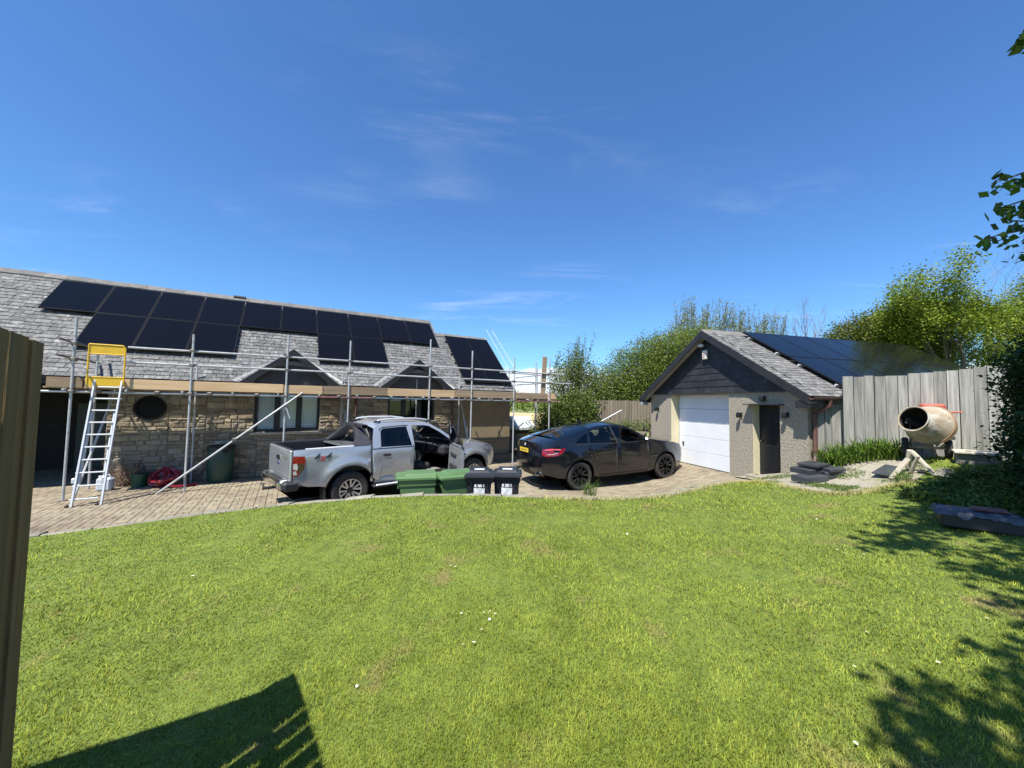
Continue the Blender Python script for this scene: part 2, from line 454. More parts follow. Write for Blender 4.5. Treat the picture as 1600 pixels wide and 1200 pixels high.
# --- patio by the garage
PATIO = [(p.x, p.y) for p in EDGE2[::-1]] + [(EDGE[-1].x, EDGE[-1].y)] + [(tuple((G_O - G_Y * 2.55)[:2])), tuple((GC_R + G_X * .02)[:2]), tuple((GC_R + G_X * .9)[:2]), (8.2, 7.7), (7.0, 6.55)]
def patio_zs(v):
    z = lawn_zs(v)
    return z + .004
tag(sheet('patio', PATIO, patio_zs, .25, M_conc), kind='structure')
# --- drive: jointing bed, then the block pavers on it
DRIVE = [(p.x, p.y) for p in EDGE] + [tuple((G_O - G_Y * 2.55)[:2]), tuple((G_O + G_X * .32 - G_Y * 2.45)[:2]), tuple((G_O + G_X * .32 + G_Y * .05)[:2]), tuple(GC_L[:2]), (4.4, 15.2), (2.6, 16.4), tuple(hp(1.6, 3.2)[:2]), tuple(hp(-10.4, 1.6)[:2]), tuple(hp(-10.4, 5.2)[:2]), tuple(hp(-20, 5.2)[:2]), (-22, 1.5)]
def drive_zs(v): return np.array([drive_z(a, b) for a, b in v]) - .02
drive = tag(sheet('drive', DRIVE, drive_zs, .5, M_joint), kind='structure')
cells = []
CS = .206
for i in range(-70, 36):
    for j in range(-50, 27):
        u, w = (i + .5) * CS, (j + .5) * CS
        cells.append((u, w, (i + j) % 2))
cp = np.array([(hp(u, w).x, hp(u, w).y) for u, w, _ in cells])
ok = inside(DRIVE, cp)
# keep blocks clear of the boundary kerb
blocks = []
for (u, w, k), p, o in zip(cells, cp, ok):
    if not o or w > 2.5 + (2.6 if u < -10.5 else 0): continue
    if u < -14.5 or p[1] > 17: continue
    for s in (-.25, .25):
        if k: blocks.append((u + s * CS, w, CS / 2, CS))
        else: blocks.append((u, w + s * CS, CS, CS / 2))
def block_verts(b):
    u, w, du, dw = b
    j = .0045; dz = rng.uniform(-.003, .003); c = .006; out = []
    for zz, ins in ((-.03, 0), (-c * .8, 0), (0, c)):
        for a, bb in ((-1, -1), (1, -1), (1, 1), (-1, 1)):
            p = hp(u + a * (du / 2 - j - ins), w + bb * (dw / 2 - j - ins))
            out.append((p.x, p.y, drive_z(p.x, p.y) + zz + dz + rng.uniform(-.001, .001)))
    return out
BF = [(0, 1, 5, 4), (1, 2, 6, 5), (2, 3, 7, 6), (3, 0, 4, 7), (4, 5, 9, 8), (5, 6, 10, 9), (6, 7, 11, 10), (7, 4, 8, 11), (8, 9, 10, 11)]
def bkey(b):
    p = hp(b[0], b[1]); t = p.x / max(p.y, .1)
    return p.length + (100 if (t < -1.28 or t > 1.3) else 0)
blocks.sort(key=bkey)
for b in blocks[:300]: MB().add(block_verts(b), BF).build('paver', M_paver, drive, fix=False)
mb = MB()
for b in blocks[300:]: mb.add(block_verts(b), BF)
tag(mb.build('block_paving', M_paver, drive, fix=False), kind='stuff')
# --- kerb of edging stones holding up the lawn
kerb = tag(empty('kerb'), kind='structure')
kerb_line = smooth_line(left_ext[1:] + LE[:-1], 10)
acc = [0.0]
for a, b in zip(kerb_line, kerb_line[1:]): acc.append(acc[-1] + (b - a).to_2d().length)
def on_kerb(s):
    for i in range(len(acc) - 1):
        if acc[i + 1] >= s:
            t = (s - acc[i]) / (acc[i + 1] - acc[i]); return kerb_line[i].lerp(kerb_line[i + 1], t)
    return kerb_line[-1]
s = 0.0
while s < acc[-1] - .1:
    L_ = rng.uniform(.22, .62); e = min(s + L_, acc[-1])
    a = on_kerb(s + .006); b = on_kerb(e - .006); d = (b - a).to_2d().normalized(); nrm = Vector((-d.y, d.x))
    w0 = rng.uniform(.11, .17); za = lawn_z(a.x, a.y) + rng.uniform(-.005, .035); zb = lawn_z(b.x, b.y) + rng.uniform(-.005, .035)
    vs = []
    for p, z in ((a, za), (b, zb)):
        for off, zz in ((-.03, z - .02), (0.0, z), (w0 - .025, z + rng.uniform(-.012, .004)), (w0, z - .03), (w0 + .01, -.06), (-.03, -.06)):
            q = p.to_2d() + nrm * off; vs.append((q.x + rng.uniform(-.006, .006), q.y + rng.uniform(-.006, .006), zz))
    MB().add(vs, [(i, (i + 1) % 6, 6 + (i + 1) % 6, 6 + i) for i in range(6)] + [(5, 4, 3, 2, 1, 0), (6, 7, 8, 9, 10, 11)]).build('edging_stone', M_kerb, kerb)
    s = e
# ================================================================== the house (local x = along the front, y = away from the drive)
M_stone = mat('rubble_stone', (.35, .285, .19), (.19, .148, .098), scale=5, rough=.95, rnd=.30, hue=.012, bump=.7, bscale=22, c3=(.23, .21, .17), s3=2.5, lo3=.45, hi3=.65, bdist=.03)
M_mortar = mat('lime_mortar', (.30, .25, .18), (.22, .19, .14), scale=12, rough=1, bump=.5, bscale=50)
M_slate = mat('weathered_slate', (.130, .128, .123), (.078, .078, .079), scale=9, rough=.75, rnd=.28, bump=.5, bscale=40, c3=(.255, .25, .23), s3=12, lo3=.50, hi3=.68)
M_slate2 = mat('ridge_clay', (.11, .105, .098), (.17, .16, .145), scale=4, rough=.85, rnd=.15, bump=.4, bscale=30)
M_dark = mat('black_paint', (.012, .013, .014), rough=.45)
M_darkslate = mat('dark_cladding', (.016, .019, .022), (.027, .030, .034), scale=5, rough=.6, rnd=.3, bump=.2)
M_grey = mat('grey_barge_board', (.13, .14, .15), (.10, .11, .12), scale=4, rough=.6)
M_lead = mat('lead_flashing', (.34, .34, .33), (.26, .26, .255), scale=5, rough=.6)
M_render = mat('brown_render', (.25, .195, .115), (.21, .165, .10), scale=2, rough=.95, bump=.3, bscale=60)
M_brownpipe = mat('brown_plastic', (.105, .048, .038), (.08, .037, .03), scale=6, rough=.5)
M_pane = glass_mat('window_glass', (.95, .97, .97))
M_blind = mat('pale_blind', (.74, .78, .77), (.66, .70, .70), scale=1.5, rough=.9)
M_room = mat('dark_room', (.02, .02, .02), rough=.9)
M_under = mat('roofing_felt', (.03, .03, .03), rough=.9)
M_sill = mat('stone_sill', (.46, .42, .34), (.38, .35, .29), scale=6, rough=.9)

house = empty('house', HOUSE_O, HA)
tag(house, 'long stone bungalow with weathered slate roof, solar panels and scaffolding along its front', 'house')
TP = .869; PIT = math.atan(TP); EV_W, EV_Z = 1.2, 2.7
RD_W, RD_Z = 4.73, 2.7 + TP * 3.53
WR_W, WR_Z = 3.99, 2.7 + TP * 2.79
WALL_W = 1.42

# --- front wall: mortar body with openings, stones proud of it
wins = [(-7.72, -6.03, 1.26, 2.62), (-3.98, -2.35, 1.56, 2.62)]
RW = (-9.95, 1.94, .27)
mb = MB()
us = [-10.75] + [x for w_ in wins for x in w_[:2]] + [-1.45]
for a, b in ((us[0], us[1]), (us[2], us[3]), (us[4], us[5])): mb.bbox((a, WALL_W, -.3), (b, WALL_W + .3, 2.75))
for a, b, z0, z1 in wins:
    mb.bbox((a, WALL_W, -.3), (b, WALL_W + .3, z0 - .04)); mb.bbox((a, WALL_W, z1), (b, WALL_W + .3, 2.75))
wall = mb.build('wall', M_mortar, house)
def stone_face(u0, u1, z0, z1, w0, dep, flip=None):
    """one rubble stone: uneven front with chamfered edges; flip maps (along, out, up) to local xyz"""
    g = .008; c = min(.022, (u1 - u0) * .2, (z1 - z0) * .2)
    J = lambda a: rng.uniform(-a, a) * 1.5
    back = [(u0 + g, z0 + g), (u1 - g, z0 + g), (u1 - g, z1 - g), (u0 + g, z1 - g)]
    vs = [(a + J(.006), w0 + .012, z + J(.006)) for a, z in back]
    mid = [(a + J(.008), w0 - dep * .6, z + J(.008)) for a, z in back]
    fr = [(u0 + g + c + J(.008), w0 - dep + J(.008), z0 + g + c + J(.008)), (u1 - g - c + J(.008), w0 - dep + J(.008), z0 + g + c + J(.008)),
          (u1 - g - c + J(.008), w0 - dep + J(.008), z1 - g - c + J(.008)), (u0 + g + c + J(.008), w0 - dep + J(.008), z1 - g - c + J(.008))]
    P = vs + mid + fr
    if flip: P = [flip(*p) for p in P]
    return P, BF
def lay_stones(u0, u1, z0, z1, blocked, hmin=.06, hmax=.19):
    out = []; z = z0
    while z < z1 - .03:
        h = min(rng.uniform(hmin, hmax), z1 - z)
        if z1 - z - h < .05: h = z1 - z
        spans = [(u0, u1)]
        for f in blocked:
            r = f(z, z + h)
            if r is None: continue
            ns = []
            for a, b in spans:
                if r[1] <= a or r[0] >= b: ns.append((a, b)); continue
                if r[0] > a + .03: ns.append((a, r[0]))
                if r[1] < b - .03: ns.append((r[1], b))
            spans = ns
        for a, b in spans:
            x = a
            while x < b - .001:
                L_ = rng.uniform(.13, .46) * (1 + (h - .12) * 2)
                if b - x - L_ < .1: L_ = b - x
                if h > .15 and rng.random() < .3:       # two thin stones on top of each other
                    hh = h * rng.uniform(.4, .6)
                    out.append((x, x + L_, z, z + hh)); out.append((x, x + L_, z + hh, z + h))
                else: out.append((x, x + L_, z, z + h))
                x += L_
        z += h
    return out
def rect_block(a, b, z0, z1): return lambda p, q: (a, b) if (q > z0 + .01 and p < z1 - .01) else None
def circ_block(c, z, r):
    def f(p, q):
        d = max(0, max(p - z, z - q, 0)) if not (p <= z <= q) else 0
        return None if d >= r else (c - math.sqrt(r * r - d * d), c + math.sqrt(r * r - d * d))
    return f
blocked = [rect_block(a - .0, b + .0, z0 - .06, z1) for a, b, z0, z1 in wins] + [circ_block(RW[0], RW[1], RW[2] + .05)]
stones = []; ua = -10.75
while ua < -1.46:      # short stretches, each with its own courses
    ub = min(ua + rng.uniform(.7, 1.5), -1.45)
    if -1.45 - ub < .4: ub = -1.45
    stones += lay_stones(ua, ub, 0, 2.74, blocked); ua = ub
# the gap between truck and barrel and the band beside the ladder show largest
stones.sort(key=lambda s_: abs((s_[0] + s_[1]) / 2 + 9.2) - 4 * (s_[1] - s_[0]) * (s_[3] - s_[2]))
for st in stones[:300]:
    P, F = stone_face(*st, WALL_W, rng.uniform(.02, .045)); MB().add(P, F).build('stone', M_stone, wall, fix=False)
mb = MB()
for st in stones[300:]:
    P, F = stone_face(*st, WALL_W, rng.uniform(.02, .045)); mb.add(P, F)
if mb.v: tag(mb.build('stone_facing', M_stone, wall, fix=False), kind='stuff')
# stone return into the open bay on the left, its inner shade put into near-black colours
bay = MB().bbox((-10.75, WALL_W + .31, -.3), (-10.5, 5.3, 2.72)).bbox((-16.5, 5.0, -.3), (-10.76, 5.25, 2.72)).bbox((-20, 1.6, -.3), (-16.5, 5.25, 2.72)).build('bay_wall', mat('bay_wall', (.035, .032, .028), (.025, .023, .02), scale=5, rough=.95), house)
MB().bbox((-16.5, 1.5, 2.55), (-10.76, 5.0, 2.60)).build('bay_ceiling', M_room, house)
dr = MB().cbox((-12.0, 4.97, 1.0), (.9, .05, 2.0), .01).build('door', mat('dark_green_door', (.03, .045, .04), rough=.5), house)
MB().tube((-11.65, 4.93, 1.0), (-11.65, 4.90, 1.0), .025, n=8).build('handle', M_grey, dr)
# --- round window
rw = MB().lathe([(RW[2] + .045, .0), (RW[2] + .045, .05), (RW[2] - .01, .05), (RW[2] - .01, .0)], 32, Matrix.Translation((RW[0], WALL_W - .006, RW[1])) @ Matrix.Rotation(R(90), 4, 'X')).build('round_window', mat('dark_pane', (.004, .004, .005), rough=.5, spec=.15), house, smooth=True)
MB().lathe([(RW[2], 0), (0.001, 0)], 32, Matrix.Translation((RW[0], WALL_W - .012, RW[1])) @ Matrix.Rotation(R(90), 4, 'X')).build('pane', mat('dark_pane', (.004, .004, .005), rough=.5, spec=.15), rw)
# --- casement windows
for k, (a, b, z0, z1) in enumerate(wins):
    fw = .085; mb = MB(); w0 = WALL_W + .10
    n = 3; cw = (b - a) / n
    mb.bbox((a, w0, z0), (b, w0 + .07, z0 + fw)); mb.bbox((a, w0, z1 - fw), (b, w0 + .07, z1))
    for i in range(n + 1):
        x = a + cw * i; lo = x if i == 0 else x - fw * .9; hi = x + fw if i == 0 else (x if i == n else x + fw * .9)
        mb.bbox((lo, w0 + .002, z0 + fw), (hi, w0 + .068, z1 - fw))
    win = mb.build('window', M_dark, house)
    for i in range(n):
        x0 = a + cw * i + fw * .9; x1 = a + cw * (i + 1) - fw * .9
        MB().bbox((x0, w0 + .03, z0 + fw), (x1, w0 + .036, z1 - fw)).build('pane', M_pane, win)
        if k == 0: MB().bbox((x0 - .02, w0 + .075, z0 + fw + (.02 if i else 0)), (x1 + .02, w0 + .08, z1 - fw)).build('blind', M_blind, win)
    MB().bbox((a - .02, w0 + .5, z0 - .2), (b + .02, w0 + .52, z1 + .1)).build('room_back', M_room, win)
    MB().cbox(((a + b) / 2, WALL_W + .0, z0 - .03), (b - a + .16, .26, .06), .01).build('sill', M_sill, win)
# --- lower right wing
wing = MB().bbox((-1.45, WALL_W + .10, -.3), (.80, WALL_W + .35, 2.72)).bbox((.55, WALL_W + .351, -.3), (.80, 6.4, 2.72)).prism([(WALL_W + .2, 2.72), (6.4, 2.72), (WR_W, WR_Z - .15)], .56, .79, 'x').build('wing_wall', M_render, house)
MB().bbox((-1.42, WALL_W - .28, -.1), (.86, WALL_W + .095, .24)).build('plinth', mat('plinth', (.16, .13, .09), (.11, .09, .065), scale=5, rough=.95), wing)
MB().bbox((-1.3, WALL_W + .03, .74), (.78, WALL_W + .098, .80)).build('ledge', M_render, wing)
MB().bbox((-20, 8.0, -.3), (.8, 8.2, 2.72)).build('rear_wall', M_mortar, house)
MB().prism([(WALL_W + .31, -.3), (8.0, -.3), (8.0, 2.7), (RD_W, RD_Z - .1), (WALL_W + .31, 2.7)], -1.46, -1.70, 'x').build('gable_wall', M_mortar, house)

# --- roof: base slabs, then slates
def slope_pt(u, s, n, eave=(EV_W, EV_Z), back=False):
    """s metres up the slope from the eave, n metres off its face"""
    w = eave[0] + s * math.cos(PIT) - n * math.sin(PIT); z = eave[1] + s * math.sin(PIT) + n * math.cos(PIT)
    return (u, w, z)
SL = 3.53 / math.cos(PIT); SLW = 2.79 / math.cos(PIT)
roof = MB().prism([(EV_W, EV_Z), (RD_W, RD_Z), (2 * RD_W - EV_W, EV_Z), (2 * RD_W - EV_W, EV_Z - .12), (RD_W, RD_Z - .12), (EV_W, EV_Z - .12)], -20, -1.59, 'x') \
    .prism([(EV_W + .002, EV_Z), (WR_W, WR_Z), (2 * WR_W - EV_W, EV_Z), (2 * WR_W - EV_W, EV_Z - .12), (WR_W, WR_Z - .12), (EV_W + .002, EV_Z - .12)], -1.588, .85, 'x').build('roof', M_under, house)
def slate(u0, u1, s0, s1, lift):
    a = .016 + lift * 1.3
    P = [slope_pt(u0, s0, a), slope_pt(u1, s0, a + rng.uniform(-.003, .003)), slope_pt(u1, s1, .006), slope_pt(u0, s1, .006),
         slope_pt(u0, s0, a - .011), slope_pt(u1, s0, a - .011), slope_pt(u1, s1, .001), slope_pt(u0, s1, .001)]
    return P, [(0, 1, 2, 3), (4, 5, 1, 0), (5, 6, 2, 1), (7, 4, 0, 3)]
def lay_slates(u0, u1, smax, ex=.165):
    out = []; s = -.03; row = 0
    while s < smax - .05:
        u = u0 - rng.uniform(0, .3); e = min(s + ex, smax)
        while u < u1:
            w_ = rng.uniform(.17, .32); hi = min(u + w_, u1)
            if hi > u0 + .03: out.append((max(u, u0) + .005, hi - .005, s, e + .035 if e < smax else e, rng.uniform(0, .009)))
            u += w_
        s += ex * rng.uniform(.92, 1.08); row += 1
    return out
DORM = [(-6.80, 1.20, 3.63), (-3.09, 1.18, 3.60)]
sl = lay_slates(-16.2, -1.57, SL) 
slw = lay_slates(-1.56, .87, SLW)
def visible_slate(q):
    u = (q[0] + q[1]) / 2; s = (q[2] + q[3]) / 2
    for uc, hw, za in DORM:
        zz = 2.7 + s * math.sin(PIT)
        if abs(u - uc) < hw * (za - zz) / (za - 2.7) - .12: return False
    return True
sl = [q for q in sl + slw if visible_slate(q)]
sl.sort(key=lambda q: abs((q[0] + q[1]) / 2 + 10.6) + abs((q[2] + q[3]) / 2 - 1.0) * .8)
for q in sl[:300]:
    P, F = slate(*q); MB().add(P, F).build('slate', M_slate, roof, fix=False)
mb = MB()
for q in sl[300:]:
    P, F = slate(*q); mb.add(P, F)
tag(mb.build('slating', M_slate, roof, fix=False), kind='stuff')
def ridge_tile(u0, u1, w, z):
    t = [(-.17, -.125), (-.12, -.07), (0, .035), (.12, -.07), (.17, -.125), (.16, -.15), (0, .0), (-.16, -.15)]
    return MB().prism([(w + a, z + .03 + b) for a, b in t], u0, u1, 'x').build('ridge_tile', M_slate2, roof)
u = -20
while u < -1.6:
    ridge_tile(u, min(u + .448, -1.575), RD_W, RD_Z + rng.uniform(-.004, .006)); u += .452
u = -1.565
while u < .8:
    ridge_tile(u, min(u + .448, .86), WR_W, WR_Z + rng.uniform(-.004, .006)); u += .452
# verges, fascia, gutter, downpipes
for (u, w1, z1) in ((-1.585, RD_W, RD_Z), (.855, WR_W, WR_Z)):
    for sg in (1, -1):
        e = EV_W if sg == 1 else 2 * w1 - EV_W
        MB().add([(u, e, EV_Z + .025), (u, w1, z1 + .025), (u, w1, z1 - .16), (u, e, EV_Z - .16), (u + .035, e, EV_Z + .025), (u + .035, w1, z1 + .025), (u + .035, w1, z1 - .16), (u + .035, e, EV_Z - .16)],
                 [(0, 1, 2, 3), (7, 6, 5, 4), (0, 4, 5, 1), (1, 5, 6, 2), (2, 6, 7, 3), (3, 7, 4, 0)]).build('verge_board', M_grey, roof)
MB().bbox((-20, EV_W + .02, 2.50), (.84, EV_W + .05, 2.58)).build('fascia', M_dark, house)
MB().bbox((-16.5, EV_W + .051, 2.51), (.83, WALL_W + .05, 2.54)).build('soffit', M_dark, house)
gp = [(math.cos(t) * .06, math.sin(t) * .06) for t in [math.pi + math.pi * i / 8 for i in range(9)]]
gp += [(a * .85, b * .85 + .004) for a, b in gp[::-1]]
gut = MB().prism([(EV_W - .015 + a * .85, 2.645 + b) for a, b in gp], -16, .86, 'x').build('gutter', M_dark, house)
for u in (-5.0, -1.72):
    p = MB().path([(u, EV_W - .03, 2.58), (u, EV_W, 2.5), (u, WALL_W - .09, 2.36), (u, WALL_W - .09, .12), (u, WALL_W - .16, .05)], .036, 8).build('downpipe', M_brownpipe, house, smooth=True)
    for z in (.6, 1.6): MB().bbox((u - .055, WALL_W - .12, z), (u + .055, WALL_W - .04, z + .05)).build('bracket', M_brownpipe, p)
MB().tube((-8.7, RD_W - .06, RD_Z + .04), (-8.35, RD_W - .06, RD_Z + .04), .05, n=8).build('ridge_vent', M_dark, roof)

# --- gabled dormers over the two windows
for uc, hw, za in DORM:
    d = MB().prism([(uc - hw, 2.56), (uc + hw, 2.56), (uc + hw, 2.66), (uc, za - .07), (uc - hw, 2.66)], EV_W - .02, EV_W + .16, 'y').build('dormer', M_darkslate, house)
    wv = EV_W + (za - EV_Z) / TP + .06
    F0 = EV_W - .20
    for sg in (-1, 1):
        A = (uc, F0, za + .03); B = (uc + sg * (hw + .10), F0, 2.63); C = (uc + sg * (hw + .10), EV_W + .02, 2.63); D = (uc, wv, za + .03)
        off = lambda p, dz: (p[0], p[1], p[2] + dz)
        MB().add([A, B, C, D, off(A, -.05), off(B, -.05), off(C, -.05), off(D, -.05)], [(0, 1, 2, 3), (7, 6, 5, 4), (0, 4, 5, 1), (1, 5, 6, 2), (2, 6, 7, 3)]).build('dormer_roof', M_slate, d)
        # barge board and its lead capping
        n_ = Vector((sg * (za - 2.63), 0, hw + .10)).normalized(); t_ = .17
        P = []
        for y in (F0 - .028, F0 - .002):
            for q in (Vector(A), Vector(B)): P.append((q.x, y, q.z + .01)); P.append((q.x, y, q.z - t_))
        MB().add(P, [(0, 2, 3, 1), (4, 5, 7, 6), (0, 1, 5, 4), (2, 6, 7, 3), (0, 4, 6, 2), (1, 3, 7, 5)]).build('barge_board', M_dark, d)
        MB().add([(A[0], F0 - .035, A[2] + .018), (B[0], F0 - .035, B[2] + .018), (B[0], F0 + .05, B[2] + .018), (A[0], F0 + .05, A[2] + .018),
                  (A[0], F0 - .035, A[2] + .040), (B[0], F0 - .035, B[2] + .040), (B[0], F0 + .05, B[2] + .040), (A[0], F0 + .05, A[2] + .040)],
                 [(0, 1, 2, 3), (4, 5, 6, 7), (0, 1, 5, 4), (2, 3, 7, 6), (1, 2, 6, 5)]).build('capping', M_grey, d)
        # lead valley beside the dormer
        V0 = Vector((uc + sg * (hw + .16), EV_W - .02, 2.70)); V1 = Vector((uc + sg * .02, wv + .02, za + .045)); k = Vector((sg * .10, .0, .035))
        MB().add([V0, V1, V1 + k, V0 + k], [(0, 1, 2, 3)]).build('valley', M_lead, d)
    # curved inner board
    ap = []; R0 = hw * .92
    for i in range(13):
        t = math.pi * i / 12; ap.append((uc + R0 * math.cos(t), 2.50 + (za - 2.50 - .28) * math.sin(t) ** .9))
    outer = [(a, b) for a, b in ap]; inner = [(uc + (a - uc) * .88, 2.50 + (b - 2.50) * .86) for a, b in ap]
    mb = MB()
    for i in range(12): mb.prism([outer[i], outer[i + 1], inner[i + 1], inner[i]], EV_W - .07, EV_W - .024, 'y')
    mb.build('arch_board', M_grey, d)

# ================================================================== solar panels
def solar_mat():
    m = mat('solar_glass', (.004, .0042, .0055), rough=.10, spec=.14)
    return m
M_cell = solar_mat(); M_frame = mat('black_anodised', (.008, .008, .009), rough=.5, spec=.25)
M_alu = mat('aluminium', (.62, .63, .64), (.55, .56, .57), scale=5, rough=.45, metal=.25)
def solar(parent_loc, M4, w, h, label, group):
    o = empty('solar_panel'); o.matrix_world = M4
    tag(o, label, 'solar panel', group)
    if 'frame_%.3f_%.3f' % (w, h) not in _sol:
        b = .013
        f = MB(); f.bbox((-w / 2, -h / 2, 0), (w / 2, -h / 2 + b, .036)); f.bbox((-w / 2, h / 2 - b, 0), (w / 2, h / 2, .036))
        f.bbox((-w / 2, -h / 2 + b, 0), (-w / 2 + b, h / 2 - b, .0358)); f.bbox((w / 2 - b, -h / 2 + b, 0), (w / 2, h / 2 - b, .0358))
        fo = f.build('frame', M_frame, o)
        g = MB().bbox((-w / 2 + b, -h / 2 + b, .006), (w / 2 - b, h / 2 - b, .0335)).build('glass', M_cell, o)
        _sol['frame_%.3f_%.3f' % (w, h)] = (fo, g)
    else:
        for q in _sol['frame_%.3f_%.3f' % (w, h)]: dup(q, parent=o)
    return o
_sol = {}
def house_panel(u, s, w, h, label, group):
    """panel centred at u along the roof, s up the slope"""
    c = hp(*slope_pt(u, s, .10)); ux = H_U; sy = (H_W * math.cos(PIT) + Vector((0, 0, math.sin(PIT)))); nz = ux.cross(sy)
    M4 = Matrix(((ux.x, sy.x, nz.x, c.x), (ux.y, sy.y, nz.y, c.y), (ux.z, sy.z, nz.z, c.z), (0, 0, 0, 1)))
    return solar(None, M4, w, h, label, group)
PW = 1.104; PH = 1.60
top_s = (4.42 - EV_W) / math.cos(PIT); mid_s = top_s - PH - .02; low_s = mid_s - PH
GRP = 'black solar panels on the house roof'
for i in range(10):
    house_panel(-12.73 + PW * (i + .5), top_s - PH / 2, PW - .02, PH, 'black solar panel, %s from the left in the upper row on the stone house roof' % ORD[i], GRP)
for i, c in enumerate((1, 2, 3, 6, 7)):
    house_panel(-12.73 + PW * (c + .5), mid_s - PH / 2, PW - .02, PH, 'black solar panel, %s from the left in the lower row on the stone house roof' % ORD[i], GRP)
wt = (3.80 - EV_W) / math.cos(PIT); wl = 1.56
for r in range(2):
    for c in range(2):
        house_panel(-1.24 + 1.005 * (c + .5), wt - wl * (r + .5) - .01 * r, .99, wl - .012, '%s %s black solar panel of four on the low right end of the house' % (('upper', 'lower')[r], ('left', 'right')[c]), 'black solar panels on the low roof end')
# aluminium mounting rails and hooks under the panels
def rail(u0, u1, s):
    a = Vector(slope_pt(u0, s, .058)); b = Vector(slope_pt(u1, s, .058))
    rx = Matrix.Rotation(PIT, 3, 'X')
    MB().box((a + b) / 2, ((b - a).length, .04, .05), rx).build('mounting_rail', mat('dull_rail', (.03, .03, .031), rough=.5), roof)
for s in (top_s - .35, top_s - PH + .35): rail(-12.76, -1.66, s)
for s in (mid_s - .35, mid_s - PH + .35): rail(-11.66, -8.28, s); rail(-6.14, -3.86, s)
for s in (wt - .35, wt - wl + .3, wt - wl - .3, wt - 2 * wl + .35): rail(-1.28, .80, s)
# ================================================================== scaffold along the house front
M_galv = mat('galvanised_tube', (.45, .46, .46), (.33, .34, .34), scale=5, rough=.45, metal=.15, c3=(.24, .20, .15), s3=2.4, lo3=.60, hi3=.72)
M_red = mat('red_tube', (.42, .10, .09), (.48, .30, .28), scale=6, rough=.5)
M_blue = mat('blue_tube', (.10, .22, .30), (.30, .38, .40), scale=6, rough=.5)
M_fit = mat('steel_fitting', (.13, .12, .11), (.22, .19, .15), scale=12, rough=.6, metal=.5)
M_board = mat('new_timber', (.60, .42, .24), (.49, .32, .17), scale=2, stretch=(.5, 8, 8), rough=.85, rnd=.08)
M_board2 = mat('used_timber', (.33, .235, .145), (.25, .175, .105), scale=2, stretch=(.5, 8, 8), rough=.9, rnd=.18, c3=(.42, .33, .22), s3=1.2)
scaf = empty('scaffold', HOUSE_O, HA)
tag(scaf, 'tube and board scaffold with timber toe boards standing along the stone house front', 'scaffold')
TR = .0242
def T(name, a, b, m=None, r=TR): return MB().tube(a, b, r, n=10).build(name, m or M_galv, scaf, smooth=True)
def coup(u, w, z): 
    MB().cbox((u, w, z), (.105, .115, .085), .02).build('coupler', M_fit, scaf)
outer = [(-10.92, 3.92), (-8.93, 3.76), (-6.95, 3.95), (-5.40, 3.94), (-3.03, 4.22), (-1.57, 3.97), (.08, 3.86), (1.63, 3.95)]
inner = [(-10.92, 2.95), (-9.02, 3.12), (-5.44, 3.05), (-3.09, 3.0), (-1.52, 3.1), (1.81, 3.9)]
for u, z in outer:
    T('standard', (u, 0, 0), (u + .01, 0, z)); MB().bbox((u - .075, -.075, 0), (u + .075, .075, .008)).build('base_plate', M_fit, scaf)
for u, z in inner: T('standard', (u, 1.2, 0), (u, 1.2, z))
T('standard', (1.35, 2.6, 0), (1.35, 2.6, 3.75)); T('standard', (2.75, 2.5, 0), (2.75, 2.5, 3.8))
# long ledgers, one of them with a red and a blue length
for a, b, m in ((-11.75, -6.2, None), (-6.2, -4.75, M_red), (-4.75, -2.9, M_blue), (-2.9, .2, None), (.2, 2.15, M_red)): T('ledger', (a, .052, 2.315), (b, .052, 2.315), m)
T('ledger', (-11.5, 1.06, 2.315), (2.1, 1.06, 2.315))
for a, b in ((-10.08, -5.3), (-5.3, .3), (.3, 2.35)):
    T('guard_rail', (a, .05, 3.36 + (.0 if a > -6 else -.01)), (b, .05, 3.37))
for a, b in ((-10.05, -5.0), (-5.0, .1), (.1, 2.75)): T('guard_rail', (a, .05, 3.01), (b, .05, 3.02))
for z in (3.40, 3.06): T('guard_rail', (-11.0, -.45, z), (-10.98, 1.5, z - .02), M_fit)
for z in (3.36, 3.03): T('guard_rail', (1.70, -.2, z), (1.86, 2.9, z)); T('guard_rail', (.15, 1.2, z + .05), (2.6, 1.25, z + .05))
for u in [-11.0 + .97 * i for i in range(14)]: T('transom', (u, -.12, 2.362), (u, 1.16, 2.362))
for u, z in outer:
    for zz in (2.315, 3.01, 3.36): coup(u, .03, zz)
for u in [-10.5 + .97 * i for i in range(13)]: coup(u, .05, 2.33)
# boards to walk on, and toe boards on edge
for a, b in ((-11.35, -7.45), (-7.44, -3.54), (-3.53, .37), (.38, 2.0)):
    for k in range(5): MB().cbox(((a + b) / 2 + rng.uniform(-.03, .03), .15 + .207 * k, 2.406), (b - a - .02, .203, .038), .004).build('scaffold_board', M_board2, scaf)
for a, b, m, dz in ((-11.30, -10.75, M_board2, .0), (-10.73, -7.0, M_board, 0), (-6.99, -6.06, M_board, -.012), (-6.05, -4.3, M_board2, -.006), (-4.31, -2.15, M_board, -.01), (-2.14, .3, M_board2, 0), (.31, 1.55, M_board2, .0), (1.56, 1.98, M_board, .006)):
    MB().cbox(((a + b) / 2, .028 + rng.uniform(-.004, .004), 2.51 + dz), (b - a - .012, .038, .225), .004).build('toe_board', m, scaf)
MB().cbox((1.44, .10, 3.20), (.20, .04, 1.62), .004, Matrix.Rotation(R(3), 3, 'Y')).build('upright_board', M_board2, scaf)
